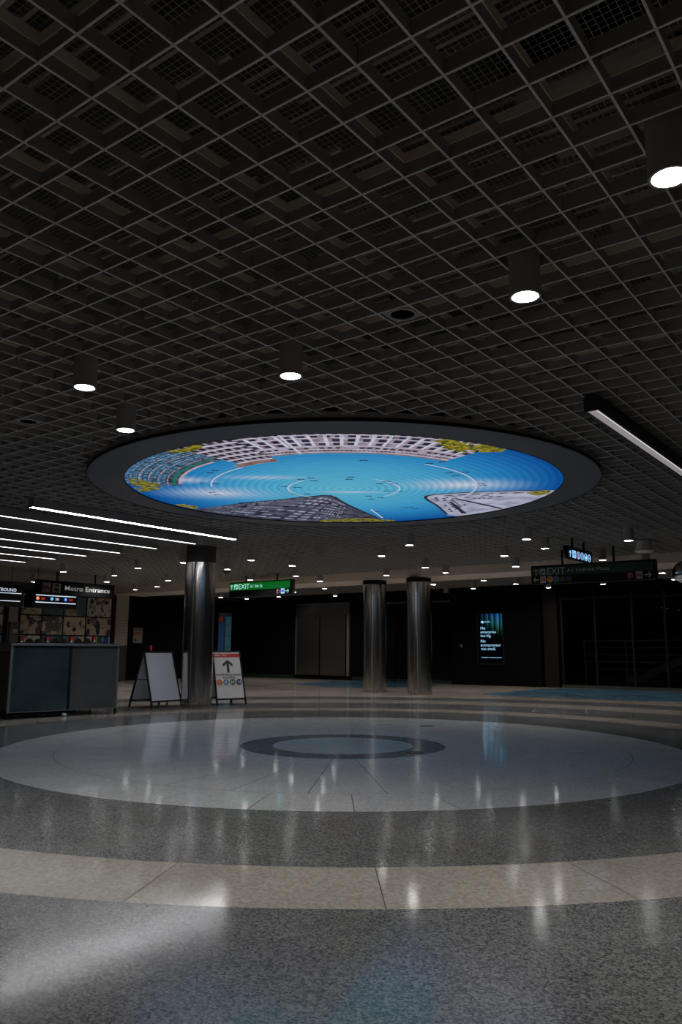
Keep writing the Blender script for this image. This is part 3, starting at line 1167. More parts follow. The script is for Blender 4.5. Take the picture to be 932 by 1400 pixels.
# dark storefront between the column pair and the poster wall
w2 = struct(link('window_2', None, None, (-13.4, Y_F, 0)))
w2['label'] = 'dark glazed storefront behind the column pair'
M_DGLASS = mat('dark_glass', (0.006, 0.007, 0.008), 0.15, spec=0.12)
for k in range(3):
    x0 = -1.6 + k * 1.07
    MB().box((x0 + 0.03, -0.03, 0.1), (x0 + 1.04, -0.02, 2.45)).build('pane', M_DGLASS, w2)
for k in range(4):
    MB().box((-1.6 + k * 1.07 - 0.025, -0.06, 0), (-1.6 + k * 1.07 + 0.025, -0.01, 2.5)).build('mullion', M_BLACKM, w2)
MB().box((-1.62, -0.06, 2.45), (1.63, -0.01, 2.52)).build('head', mat('dim_bronze', (0.06, 0.055, 0.05), 0.5), w2)
MB().box((-1.62, -0.06, 0.0), (1.63, -0.01, 0.1)).build('sill', mat('green_base', ()), w2)

# glazed front with the stair behind it
w1 = struct(link('window_1', None, None, (WG0, Y_F - 0.1, 0)))
w1['label'] = 'dark glazed front at the right with a stair behind it'
M_GLASS = mat('clear_dark_glass', (0.72, 0.76, 0.74), 0.0, transmission=1.0, spec=0.3)
M_GLASS.node_tree.nodes['Principled BSDF'].inputs['IOR'].default_value = 1.12
M_MULL = mat('mullion_metal', (0.013, 0.012, 0.011), 0.6, spec=0.15)
mx_ = [0.05, 0.98, 1.97, 2.80, 3.75, 4.7, 5.6, 6.5, 7.45]
for k, xx in enumerate(mx_):
    MB().box((xx - 0.022, -0.05, 0.08), (xx + 0.022, 0.03, 2.62)).build('mullion', M_MULL, w1)
    if k:
        MB().box((mx_[k - 1] + 0.022, -0.006, 0.08), (xx - 0.022, 0.004, 2.40)).build('pane', M_GLASS, w1)
MB().box((0, -0.05, 2.40), (7.5, 0.03, 2.47)).build('transom', M_MULL, w1)
MB().box((0, -0.06, 0.0), (7.5, 0.04, 0.08)).build('curb', mat('green_curb', (0.03, 0.042, 0.03), 0.6), w1)
M_RAILD = mat('stair_metal', (0.05, 0.055, 0.055), 0.5)
st = thing('staircase', 'dim stair with sloping stringer rising right behind the dark glass', 'staircase', (-7.0, Y_F + 1.2, 0))
sl = MB()
ang = math.atan2(0.69, 1.45)
sl.prism_y([(0.0, 0.14), (0.3, 0.14), (4.3, 0.14 + 4.0 * math.tan(ang)), (4.3, 0.32 + 4.0 * math.tan(ang)), (0.22, 0.32), (0.0, 0.32)], 0, 0.06)
sl.build('stringer', mat('stringer_green', (0.045, 0.055, 0.047), 0.5), st)
for k in range(12):
    MB().box((0.35 + k * 0.33, 0.06, 0.13 + k * 0.158), (0.70 + k * 0.33, 1.4, 0.17 + k * 0.158)).build('tread', mat('tread', (0.03, 0.035, 0.03), 0.7), st)
gr = thing('guard_rail', 'dim horizontal bar railing in front of the stair behind the glass', 'railing', (-8.1, Y_F + 0.75, 0))
for z in (0.50, 0.70, 0.90, 1.10, 1.28):
    MB().tube([(0, 0, z), (5.2, 0, z)], 0.014 if z < 1.2 else 0.026, 8).build('rail', M_RAILD, gr, smooth=True)
for xx in (0.05, 1.2, 2.3, 3.4, 4.5, 5.15):
    MB().bbox((xx - 0.02, -0.02, 0), (xx + 0.02, 0.02, 1.27), 0.004).build('post', M_RAILD, gr)

# ------------------------------------------------------------------ columns
def column(name, label, x, y, r, z_steel, z_top, capr, collar):
    t = thing(name, label, 'column', (x, y, 0), 0, 'round steel columns')
    sh = MB()
    sh.lathe([(r + 0.006, 0), (r + 0.006, 0.06), (r, 0.064), (r, z_steel * 0.5), (r, z_steel)], 64)
    sh.build('shaft', M_STEEL, t, smooth=True)
    for a in (-68, 112):
        c, s_ = math.cos(math.radians(a)), math.sin(math.radians(a))
        m_ = MB().box((r - 0.004, -0.004, 0.065), (r + 0.0015, 0.004, z_steel)).build('seam', M_ALU, t)
        m_.rotation_euler = (0, 0, math.radians(a))
    MB().lathe([(capr, z_steel), (capr, z_top)], 64).build('collar', collar, t, smooth=True)
    return t


column('steel_column', 'big round polished steel column between the two sandwich boards', -10.78, 10.20, 0.278, 2.567, H + 0.05, 0.272, mat('collar_brown', (0.055, 0.048, 0.044), 0.5))
column('steel_column', 'left one of the pair of steel columns under the beam', -11.03, 16.27, 0.288, 2.58, H - 0.179, 0.293, M_BLACK)
column('steel_column', 'right one of the pair of steel columns under the beam', -9.74, 16.22, 0.288, 2.58, H - 0.179, 0.293, M_BLACK)

# ------------------------------------------------------------------ sandwich boards
def aframe(name, label, pa, pb, h, spread, face, wide_top=0.94):
    """pa, pb: floor points of the two front feet, left and right as seen"""
    pa, pb = np.array(pa), np.array(pb)
    d = pb - pa
    w_ = float(np.linalg.norm(d))
    rot = math.atan2(d[1], d[0])
    t = thing(name, label, 'sandwich board', (float(pa[0]), float(pa[1]), 0), rot, 'sandwich boards by the steel column')
    hw = w_ / 2
    tilt = spread / 2
    for s_, nm in ((0, 'front_frame'), (1, 'rear_frame')):
        fr = MB()
        yb, yt = (0.0, tilt - 0.012) if s_ == 0 else (spread, tilt + 0.012)

        def yy(z):
            return yb + (yt - yb) * z / h
        for xb in (0.012, w_ - 0.012):
            xt = hw + (xb - hw) * wide_top
            fr.tube([(xb, yb, 0.0), (xt, yt, h)], 0.018, 6)
        for z in (0.11, h - 0.012):
            k = 1 - (1 - wide_top) * z / h
            fr.tube([(hw - (hw - .012) * k, yy(z), z), (hw + (hw - .012) * k, yy(z), z)], 0.016, 6)
        fr.build(nm, M_BLACKM, t)
        pn = MB()
        z0, z1 = 0.125, h - 0.02
        k0 = 1 - (1 - wide_top) * z0 / h
        k1 = 1 - (1 - wide_top) * z1 / h
        e = hw - 0.022
        o_ = -0.006 if s_ == 0 else 0.006
        pn.add([(hw - e * k0, yy(z0) + o_ + dy, z0) for dy in (0,)] + [(hw + e * k0, yy(z0) + o_, z0), (hw + e * k1, yy(z1) + o_, z1), (hw - e * k1, yy(z1) + o_, z1),
               (hw - e * k0, yy(z0) + o_ + 0.005, z0), (hw + e * k0, yy(z0) + o_ + 0.005, z0), (hw + e * k1, yy(z1) + o_ + 0.005, z1), (hw - e * k1, yy(z1) + o_ + 0.005, z1)],
               [(0, 1, 2, 3), (7, 6, 5, 4), (0, 4, 5, 1), (1, 5, 6, 2), (2, 6, 7, 3), (3, 7, 4, 0)])
        pn.build('front_panel' if s_ == 0 else 'rear_panel', face, t)
    for xb in (0.012, w_ - 0.012):
        zz = h * 0.5
        MB().tube([(xb, yb * 0 + (tilt) * zz / h, zz), (xb, spread - tilt * zz / h, zz)], 0.010, 6).build('spreader', M_BLACKM, t)
        MB().tube([(xb, 0.05, 0.13), (xb, spread - 0.05, 0.13)], 0.010, 6).build('side_brace', M_BLACKM, t)
    MB().tube([(hw, 0.0, 0.10), (hw, 0.02, 0.03)], 0.012, 6).build('foot', M_BLACKM, t)
    return t, w_, hw, tilt, h


def pz(px, py, P):
    """height of a pixel above floor point P"""
    d = ray(px, py)
    return HC + math.hypot(P[0], P[1]) / math.hypot(d[0], d[1]) * d[2]


f1a, f1b = atz(207, 969, 0), atz(249, 966, 0)
mid1 = (f1a + f1b) / 2
h1 = pz(225, 891, mid1 * 1.016)
aframe('sandwich_board', 'blank pale sandwich board left of the big steel column', f1a[:2], f1b[:2], h1, 0.62, M_WHITEB)
f2a, f2b = atz(296, 965, 0), atz(337, 963.3, 0)
mid2 = (f2a + f2b) / 2
h2 = pz(314, 890, mid2 * 1.016)
b2, bw, bhw, btilt, bh = aframe('sandwich_board', 'printed sandwich board with black arrow and red header right of the steel column', f2a[:2], f2b[:2], h2, 0.60, M_PAPER)
# print of the second board: a tilted sub-frame glued on the front panel
prn = link('print', MB().box((-0.001, 0, 0), (0.001, 0.0005, 0.001)).mesh('print', M_PAPER), b2, (bhw, -0.008, 0))
prn.rotation_euler = (-math.atan2(btilt - 0.012, bh), 0, 0)
MB().box((-bw * 0.452, -0.002, bh * 0.922), (bw * 0.452, 0, bh * 0.988)).build('header', M_RED, prn)
letters('SFMTA', 0.040, M_WHITE, prn, -bw * 0.42, bh * 0.940, -0.003, bold=0.001)
letters('Muni', 0.046, M_WHITE, prn, -bw * 0.17, bh * 0.940, -0.003, shear=0.3)
ar = MB()
c0 = bh * 0.745
s_ = bh * 0.25
ar.prism_y([(-.025, c0 - s_ / 2), (.025, c0 - s_ / 2), (.025, c0 + s_ * .20), (.100, c0 - s_ * .06), (.100, c0 + s_ * .18), (0, c0 + s_ / 2), (-.100, c0 + s_ * .18), (-.100, c0 - s_ * .06), (-.025, c0 + s_ * .20)], -0.002, 0)
ar.build('arrow', M_INK, prn)
letters('Powell Street Station', 0.055, M_INK, prn, -bw * 0.42, bh * 0.565, width=bw * 0.84, bold=0.0006)
letters('Powell/Bldg', 0.055, M_INK, prn, -bw * 0.20, bh * 0.508, width=bw * 0.40, bold=0.0006)
for k, (ch, c) in enumerate((('J', (196, 108, 38)), ('K', (76, 124, 158)), ('M', (24, 92, 54)), ('N', (22, 34, 96)))):
    xx = -bw * 0.33 + k * bw * 0.218
    d_ = MB()
    disc_y(d_, xx, bh * 0.435, 0.058)
    dd = d_.build('route_disc', mat('route_' + ch, lin(c), 0.5), prn)
    letters(ch, 0.085, M_WHITE, prn, xx - (0.020 if ch == 'J' else 0.028 if ch != 'M' else 0.034), bh * 0.435 - 0.030, -0.0035)

# ------------------------------------------------------------------ service counter at the left
cl, cr_ = np.array([-10.85, 6.58]), np.array([-10.50, 8.24])
dv = cr_ - cl
CW = float(np.linalg.norm(dv))
ct = thing('service_counter', 'steel framed service counter with dark bluish glass front at the left edge', 'counter', (float(cl[0]), float(cl[1]), 0), math.atan2(dv[1], dv[0]))
CTZ = 1.085
CD = 0.95
M_CGLASS = mat('tinted_glass', (0.028, 0.050, 0.058), 0.12, spec=0.5, noise=0.35, nscale=1.6)
M_CGLASS2 = mat('tinted_glass_grey', (0.060, 0.066, 0.070), 0.12, spec=0.5, noise=0.2, nscale=1.6)
MB().bbox((-0.02, -0.03, CTZ - 0.035), (CW + 0.03, CD, CTZ), 0.008).build('worktop', M_TRIMST, ct)
for x0, x1, y0, y1 in ((0, 0.035, 0, 0.035), (CW - 0.035, CW, 0, 0.035), (0, 0.035, CD - 0.035, CD), (CW - 0.035, CW, CD - 0.035, CD)):
    MB().box((x0, y0, 0.09), (x1, y1, CTZ - 0.035)).build('post', M_TRIMST, ct)
    MB().box((x0 + 0.003, y0 + 0.003, 0.0), (x1 - 0.003, y1 - 0.003, 0.09)).build('leg', M_BLACKM, ct)
MB().box((0.035, 0.008, 0.10), (CW * 0.52, 0.018, CTZ - 0.036)).build('glass_panel', M_CGLASS, ct)
MB().box((CW * 0.545, 0.008, 0.10), (CW - 0.035, 0.018, CTZ - 0.036)).build('glass_panel', M_CGLASS2, ct)
MB().box((CW * 0.52, 0.004, 0.10), (CW * 0.545, 0.03, CTZ - 0.036)).build('mullion', M_BLACKM, ct)
MB().box((0.0, 0.002, 0.085), (CW, 0.03, 0.10)).build('bottom_rail', M_TRIMST, ct)
MB().box((0.006, 0.035, 0.11), (0.016, CD - 0.035, CTZ - 0.036)).build('end_panel', mat('brown_wood', (0.050, 0.034, 0.022), 0.4, noise=0.3, nscale=4, stretch=(1, 1, 8)), ct)
MB().box((0.0, 0.035, CTZ - 0.12), (0.02, CD - 0.035, CTZ - 0.035)).build('end_rail', M_ALU, ct)
MB().box((CW - 0.016, 0.035, 0.10), (CW - 0.006, CD - 0.035, CTZ - 0.036)).build('end_panel', M_CGLASS2, ct)
MB().box((0.035, CD - 0.02, 0.10), (CW - 0.035, CD - 0.01, CTZ - 0.036)).build('back_panel', M_BLACK, ct)
ib = MB()
for x0, x1 in ((0.08, 0.55), (0.62, 1.15)):
    ib.bbox((x0, 0.25, 0.03), (x1, 0.8, 0.085), 0.02)
ib.build('plinth', M_BLACK, ct)
pb_ = thing('paper_ball', 'crumpled pale paper on the floor under the counter', 'litter', (-10.68, 7.42, 0))
rng = random.Random(5)
bm_ = bmesh.new()
bmesh.ops.create_icosphere(bm_, subdivisions=2, radius=0.035)
for v in bm_.verts:
    v.co *= rng.uniform(0.75, 1.1)
    v.co.z = v.co.z * 0.8 + 0.026
me = bpy.data.meshes.new('crumpled_sheet')
bm_.to_mesh(me)
bm_.free()
me.materials.append(M_WHITEB)
link('crumpled_sheet', me, pb_)

# ------------------------------------------------------------------ fare gates behind the counter
M_GATE = mat('gate_steel', (0.10, 0.10, 0.10), 0.4, metal=0.5)
XG = -18.0
M_GRED = mat('gate_red', (0.3, 0.02, 0.02), 0.4, emit=lin((150, 30, 26)), power=0.05)
gate_px = [(30, 41, 53), (65.5, 76, 87), (98, 108, 120), (129.5, None, None)]
glab = ['fare gate with red light and dark domes, leftmost behind the counter', 'fare gate with red light and dark domes, second from the left behind the counter',
        'fare gate with red light and dark domes, third from the left behind the counter', 'fare gate post with orange-red light, rightmost behind the counter']
for (xr, xa, xb), lab in zip(gate_px, glab):
    g0 = onX(xr, 874, XG)
    t = thing('fare_gate', lab, 'fare gate', (XG, float(g0[1]), 0), math.pi / 2, 'fare gates in front of the mural')
    zt = onX(xr, 869.5, XG)[2]
    MB().bbox((-0.075, 0, 0), (0.075, 1.3, zt - 0.16), 0.02).build('cabinet', M_GATE, t)
    MB().bbox((-0.058, 0.0, zt - 0.16), (0.058, 0.06, zt), 0.01).build('indicator_box', M_BLACKM, t)
    MB().box((-0.045, -0.004, zt - 0.12), (0.045, 0.0, zt - 0.015)).build('indicator', M_GRED, t)
    MB().box((-0.02, -0.006, zt - 0.145), (0.02, 0.0, zt - 0.13)).build('lamp', mat('gate_lamp', (0.7, 0.7, 0.5), 0.4, emit=(0.9, 0.85, 0.55), power=0.4), t)
    for q in (xa, xb):
        if q is None:
            continue
        dy_ = onX(q, 874, XG)[1] - g0[1]
        zc = onX(q, 873.0, XG)[2]
        b_ = MB()
        n = 14
        pts = [(dy_ - 0.10, 0.25)] + [(dy_ - 0.10 * math.cos(math.pi * k / n), zc - 0.12 + 0.12 * math.sin(math.pi * k / n)) for k in range(n + 1)] + [(dy_ + 0.10, 0.25)]
        b_.prism_y(pts, 0.0, 0.05)
        b_.box((dy_ - 0.05, 0.0, 0.0), (dy_ + 0.05, 0.05, 0.25))
        b_.build('barrier', M_BLACK, t)

# ------------------------------------------------------------------ mural wall
def tile_material(i, paper, ink, scale, thr, wash):
    m = bpy.data.materials.new('mural_print_%d' % i)
    m.use_nodes = True
    nt = m.node_tree
    N, L = nt.nodes, nt.links
    b = N['Principled BSDF']
    b.inputs['Roughness'].default_value = 0.5
    tc = N.new('ShaderNodeTexCoord')
    mp = N.new('ShaderNodeMapping')
    mp.inputs['Location'].default_value = (i * 3.1, i * 1.7, i * 2.3)
    L.new(tc.outputs['Object'], mp.inputs[0])
    n1 = N.new('ShaderNodeTexNoise')
    n1.inputs['Scale'].default_value = scale
    n1.inputs['Detail'].default_value = 4
    L.new(mp.outputs[0], n1.inputs['Vector'])
    cr1 = N.new('ShaderNodeValToRGB')
    cr1.color_ramp.elements[0].position = thr
    cr1.color_ramp.elements[1].position = thr + 0.06
    cr1.color_ramp.elements[0].color = (*ink, 1)
    cr1.color_ramp.elements[1].color = (*paper, 1)
    L.new(n1.outputs[0], cr1.inputs[0])
    n2 = N.new('ShaderNodeTexNoise')
    n2.inputs['Scale'].default_value = 2.2
    L.new(mp.outputs[0], n2.inputs['Vector'])
    mr = N.new('ShaderNodeMapRange')
    mr.inputs[1].default_value = 0.48
    mr.inputs[2].default_value = 0.62
    mr.inputs[4].default_value = 0.7
    L.new(n2.outputs[0], mr.inputs[0])
    mx = N.new('ShaderNodeMix')
    mx.data_type = 'RGBA'
    L.new(mr.outputs[0], mx.inputs[0])
    L.new(cr1.outputs[0], mx.inputs[6])
    mx.inputs[7].default_value = (*wash, 1)
    L.new(mx.outputs[2], b.inputs['Base Color'])
    return m


XM = X_L + 0.06
mu = thing('mural', 'wall mural of framed sepia picture tiles behind the Metro Entrance sign', 'mural', (XM, 12.8, 0), math.pi / 2)
cols = [(12.86, 13.50), (13.54, 14.22), (14.26, 15.0), (15.06, 15.94)]
rowsz = [(1.965, 2.54), (1.40, 1.925), (0.82, 1.36), (0.25, 0.78)]
W_ = 16.13 - 12.8
MB().box((0, 0.0, 0.18), (W_, 0.05, 2.63)).build('backing', M_BLACK, mu)
P_, I_ = lin((214, 198, 178)), lin((66, 54, 50))
styles = [
    (P_, I_, 7, 0.40, lin((190, 178, 160))), (lin((92, 120, 134)), lin((52, 66, 74)), 5, 0.45, lin((104, 130, 140))), (lin((204, 186, 160)), lin((92, 120, 134)), 2.5, 0.5, lin((74, 98, 112))), (lin((206, 194, 186)), lin((60, 70, 60)), 8, 0.42, lin((186, 174, 168))),
    (lin((200, 182, 164)), lin((84, 62, 56)), 6, 0.48, lin((188, 166, 148))), (P_, lin((92, 88, 86)), 4, 0.5, lin((200, 186, 152))), (lin((208, 190, 170)), lin((44, 38, 38)), 5, 0.41, lin((196, 178, 160))), (lin((196, 178, 168)), lin((48, 44, 48)), 4, 0.42, lin((184, 154, 150))),
]
for ri, (za, zb) in enumerate(rowsz):
    for ci, (ya_, yb_) in enumerate(cols):
        k = (ri * 4 + ci) % 8
        sm = MATS.get('tile%d' % k)
        if sm is None:
            sm = MATS['tile%d' % k] = tile_material(k, *styles[k])
        MB().box((ya_ - 12.8, -0.012, za), (yb_ - 12.8, 0.0, zb)).build('picture_tile', sm, mu)
# drawn shapes on some tiles
def at_tile(ci, ri):
    return (cols[ci][0] - 12.8, cols[ci][1] - 12.8, *rowsz[ri])


x0, x1, za, zb = at_tile(3, 0)
k_ = MB()
for cx, s1 in ((0.17, 1), (0.78, 1)):
    xx = x0 + (x1 - x0) * cx
    zz = za + (zb - za) * 0.76
    k_.prism_y([(xx - .09, zz), (xx, zz - .07), (xx + .10, zz + .02), (xx, zz + .09)], -0.015, -0.012)
k_.build('kite_print', mat('ink_dark', lin((52, 40, 42)), 0.6), mu)
x0, x1, za, zb = at_tile(1, 1)
k_ = MB()
for q in range(3):
    k_.box((x0 + .10, -0.015, za + .10 + q * .14), (x1 - .10, -0.012, za + .18 + q * .14))
k_.build('stripe_print', mat('ink_grey', lin((108, 102, 100)), 0.6), mu)
x0, x1, za, zb = at_tile(3, 1)
k_ = MB()
for cx in (0.08, 0.92):
    for cz in (0.2, 0.78):
        xx = x0 + (x1 - x0) * cx
        k_.box((xx - .05, -0.015, za + (zb - za) * cz - .08), (xx + .05, -0.012, za + (zb - za) * cz + .08))
k_.prism_y([(x0 + .36, za + .02), (x0 + .48, za + .02), (x0 + .50, za + .3), (x0 + .44, za + .44), (x0 + .36, za + .42), (x0 + .33, za + .3)], -0.015, -0.012)
k_.build('figure_print', mat('ink_fig', lin((50, 46, 50)), 0.6), mu)
x0, x1, za, zb = at_tile(3, 2)
k_ = MB().box((x0 + .42, -0.015, za), (x0 + .60, -0.012, zb))
k_.build('green_print', mat('ink_green', lin((20, 96, 84)), 0.6), mu)
k_ = MB().box((x0 + .64, -0.015, za), (x0 + .84, -0.012, zb))
k_.build('blue_print', mat('ink_blue', lin((40, 76, 150)), 0.6), mu)
x0, x1, za, zb = at_tile(2, 1)
k_ = MB()
disc_y(k_, (x0 + x1) / 2, za + .16, .07, 12, -0.015, -0.012)
k_.prism_y([(x0 + .12, za + .38), (x0 + .16, za + .20), (x0 + .20, za + .40)], -0.015, -0.012)
k_.prism_y([(x1 - .16, za + .24), (x1 - .12, za + .40), (x1 - .22, za + .36)], -0.015, -0.012)
k_.build('animal_print', mat('ink_fig', ()), mu)
# second mural starting at the left edge
m2 = thing('mural', 'part of a second picture mural cut by the left picture edge', 'mural', (XM, 10.5, 0), math.pi / 2)
W2 = float(onX(5, 840, XM)[1]) + 0.14 - 10.5
MB().box((0, 0, 0.18), (W2, 0.05, 2.63)).build('backing', M_BLACK, m2)
for ri, (za, zb) in enumerate(rowsz):
    for ci in range(2):
        b1 = W2 - 0.16 - ci * 0.7
        MB().box((b1 - 0.66, -0.012, za), (b1, 0.0, zb)).build('picture_tile', MATS['tile%d' % ((ri * 2 + ci + 5) % 8)], m2)
# pale wall strip between the murals with a small steel cabinet
pl_ = MB().box((X_L, 10.5 + W2 + 0.02, 0), (X_L + 0.05, 12.78, 2.63))
pl_.build('pale_strip', mat('pale_plaster', (0.40, 0.37, 0.33), 0.6), wl)
cb = thing('wall_cabinet', 'small grey wall cabinet with pale sticker between the two murals', 'cabinet', (X_L + 0.05, 12.5, 1.1), math.pi / 2)
MB().bbox((0.0, -0.1, 0), (0.27, 0.0, 0.62), 0.008).build('cabinet_body', mat('cabinet_grey', (0.11, 0.105, 0.10), 0.5), cb)
MB().box((0.09, -0.104, 0.33), (0.23, -0.1, 0.42)).build('sticker', mat('sticker_pink', (0.5, 0.36, 0.34), 0.5), cb)


def perf_material():
    m = bpy.data.materials.new('perforated')
    m.use_nodes = True
    nt = m.node_tree
    N, L = nt.nodes, nt.links
    b = N['Principled BSDF']
    b.inputs['Roughness'].default_value = 0.5
    tc = N.new('ShaderNodeTexCoord')
    mp = N.new('ShaderNodeMapping')
    mp.inputs['Rotation'].default_value = (0, math.radians(45), 0)
    L.new(tc.outputs['Object'], mp.inputs[0])
    v = N.new('ShaderNodeTexVoronoi')
    v.inputs['Scale'].default_value = 15
    v.inputs['Randomness'].default_value = 0.0
    L.new(mp.outputs[0], v.inputs['Vector'])
    cr1 = N.new('ShaderNodeValToRGB')
    cr1.color_ramp.elements[0].position = 0.42
    cr1.color_ramp.elements[1].position = 0.52
    cr1.color_ramp.elements[0].color = (0.06, 0.05, 0.05, 1)
    cr1.color_ramp.elements[1].color = (0.46, 0.41, 0.37, 1)
    L.new(v.outputs['Distance'], cr1.inputs[0])
    L.new(cr1.outputs[0], b.inputs['Base Color'])
    return m


pf = MB().box((0, -0.04, 1.10), (0.49, 0, H - 0.02)).build('perforated_panel', perf_material(), wl, (X_L, 16.16, 0), math.pi / 2)
pf['label'] = 'pale perforated wall panel'
MB().box((X_L, 16.16, 0), (X_L + 0.035, 16.65, 1.10)).build('dado', mat('dado_grey', (0.05, 0.042, 0.042), 0.6), wl)
nt_ = thing('wall_notice', 'white paper notice with an orange block on the black left wall', 'notice', (X_L + 0.02, 16.90, 1.18), math.pi / 2)
MB().box((0, -0.004, 0), (0.37, 0, 0.48)).build('sheet', mat('notice_paper', (0.30, 0.27, 0.23), 0.6), nt_)
MB().box((0.04, -0.006, 0.26), (0.32, -0.004, 0.36)).build('orange_block', mat('notice_orange', (0.35, 0.10, 0.03), 0.6), nt_)
MB().box((0.05, -0.006, 0.06), (0.13, -0.004, 0.12)).build('black_block', M_INK, nt_)
MB().box((0.02, -0.006, 0.40), (0.35, -0.004, 0.46)).build('grey_header', mat('notice_grey', (0.12, 0.12, 0.12), 0.6), nt_)
bp_ = onX(206.5, 884, X_L + 0.3)
rl = thing('red_beacon', 'small glowing red lamp just above the blank sandwich board', 'lamp', (X_L + 0.3, float(bp_[1]), 0))
MB().bbox((-0.03, -0.03, 0), (0.03, 0.03, 0.95), 0.008).build('post', M_BLACKM, rl)
MB().lathe([(0.032, 0.95), (0.032, 1.08), (0.02, 1.10)], 16).build('red_lens', mat('red_lamp', (0.3, 0.01, 0.02), 0.4, emit=lin((200, 20, 46)), power=0.28), rl, smooth=True)
pt = tag(MB().box((-0.035, -0.006, -0.045), (0.035, 0, 0.045)).build('switch_plate', mat('plate_grey', (0.22, 0.21, 0.20), 0.5), None, (float(onY(630.5, 883, 21.45)[0]), 21.45, float(onY(630, 883, 21.45)[2]))), 'small pale switch plate on the black wall left of the poster screen', 'switch plate')

# ------------------------------------------------------------------ glowing poster screen
pa_, pb2 = onY(653.5, 839.5, 21.42), onY(688, 907, 21.42)
PW, PH_ = float(pb2[0] - pa_[0]), float(pa_[2] - pb2[2])
ps = thing('poster_screen', 'glowing black poster screen with light blue words on the black wall', 'screen', (float(pa_[0] + PW / 2), 21.45, float(pb2[2])))
MB().bbox((-PW / 2 - 0.05, -0.05, -0.06), (PW / 2 + 0.05, 0, PH_ + 0.05), 0.01).build('casing', M_BLACK, ps)


def poster_material():
    m = bpy.data.materials.new('poster_picture')
    m.use_nodes = True
    nt = m.node_tree
    N, L = nt.nodes, nt.links
    for n in list(N):
        N.remove(n)
    out = N.new('ShaderNodeOutputMaterial')
    em = N.new('ShaderNodeEmission')
    em.inputs[1].default_value = 0.8
    L.new(em.outputs[0], out.inputs[0])
    tc = N.new('ShaderNodeTexCoord')
    sp = N.new('ShaderNodeSeparateXYZ')
    L.new(tc.outputs['Object'], sp.inputs[0])

    def math_(op, a, b=None, c=None):
        n = N.new('ShaderNodeMath')
        n.operation = op
        for i, q in enumerate((a, b, c)):
            if q is None:
                continue
            if isinstance(q, (int, float)):
                n.inputs[i].default_value = q
            else:
                L.new(q, n.inputs[i])
        return n.outputs[0]
    u = math_('MULTIPLY_ADD', sp.outputs[0], 1 / PW, 0.5)
    v = math_('DIVIDE', sp.outputs[2], PH_)
    saw = math_('FRACT', math_('MULTIPLY', u, 4.6))
    band = math_('POWER', saw, 1.6)
    right = math_('MULTIPLY', math_('SUBTRACT', u, 0.08), 1.15)
    right = math_('MAXIMUM', right, 0.0)
    low = math_('MULTIPLY_ADD', u, -0.22, 0.72)
    up = N.new('ShaderNodeMapRange')
    up.interpolation_type = 'SMOOTHSTEP'
    L.new(v, up.inputs[0])
    L.new(low, up.inputs[1])
    up.inputs[2].default_value = 0.98
    val = math_('MULTIPLY', math_('MULTIPLY', band, right), up.outputs[0])
    cr1 = N.new('ShaderNodeValToRGB')
    cr1.color_ramp.elements[0].position = 0.60
    cr1.color_ramp.elements[0].color = (*lin((90, 170, 90)), 1)
    cr1.color_ramp.elements[1].position = 1.0
    cr1.color_ramp.elements[1].color = (*lin((40, 120, 200)), 1)
    e = cr1.color_ramp.elements.new(0.80)
    e.color = (*lin((70, 180, 200)), 1)
    L.new(v, cr1.inputs[0])
    mx = N.new('ShaderNodeMix')
    mx.data_type = 'RGBA'
    L.new(val, mx.inputs[0])
    mx.inputs[6].default_value = (*lin((2, 3, 8)), 1)
    L.new(cr1.outputs[0], mx.inputs[7])
    L.new(mx.outputs[2], em.inputs[0])
    return m


MB().box((-PW / 2, -0.056, 0), (PW / 2, -0.05, PH_)).build('picture', poster_material(), ps)
M_PTXT = mat('poster_text', (0.5, 0.7, 0.9), 0.5, emit=lin((150, 205, 240)), power=0.95)


def pline(body, u0, u1, v, sz):
    letters(body, sz, M_PTXT, ps, -PW / 2 + u0 * PW, v * PH_, -0.058, width=(u1 - u0) * PW, bold=0.0)


bg = MB()
bg.prism_y([(-PW / 2 + .12 * PW, .815 * PH_), (-PW / 2 + .21 * PW, .805 * PH_), (-PW / 2 + .24 * PW, .815 * PH_), (-PW / 2 + .22 * PW, .855 * PH_), (-PW / 2 + .14 * PW, .852 * PH_)], -0.058, -0.056)
bg.build('bag_logo', M_PTXT, ps)
pline('shopify', 0.26, 0.50, 0.822, 0.07)
pline('No', 0.09, 0.29, 0.682, 0.115)
pline('enterprise', 0.09, 0.74, 0.603, 0.115)
pline('too big.', 0.09, 0.54, 0.530, 0.115)
pline('No', 0.09, 0.29, 0.418, 0.115)
pline('entrepreneur', 0.09, 0.93, 0.338, 0.115)
pline('too small.', 0.11, 0.72, 0.262, 0.115)
pline('shopify.com/enterprise', 0.12, 0.95, 0.105, 0.05)

# ------------------------------------------------------------------ hanging signs
M_SGREEN = mat('sign_green_lit', (0.0, 0.1, 0.03), 0.4, emit=lin((0, 112, 30)), power=0.55)
M_SGREENU = mat('sign_green_unlit', (0.010, 0.035, 0.016), 0.45)
M_LETLIT = mat('letters_lit', (0.6, 0.7, 0.7), 0.5, emit=lin((150, 222, 205)), power=0.85)
M_LETBLUE = mat('letters_blue_lit', (0.6, 0.7, 0.9), 0.5, emit=lin((140, 196, 240)), power=1.0)


def hanging(name, label, cat, origin, rotz, w_, h_, dpt, group=None, hang=(0.25, 0.75), top=None, hr=0.02, hy=None):
    top = H + 0.02 if top is None else top
    hy = dpt / 2 if hy is None else hy
    t = thing(name, label, cat, origin, rotz, group)
    MB().bbox((0, 0, 0), (w_, dpt, h_), 0.006).build('sign_body', M_BLACKM, t)
    for q in hang:
        MB().tube([(w_ * q, hy, h_ - 0.01), (w_ * q, hy, top - origin[2])], hr, 8).build('hanger', M_BLACKM, t)
    return t


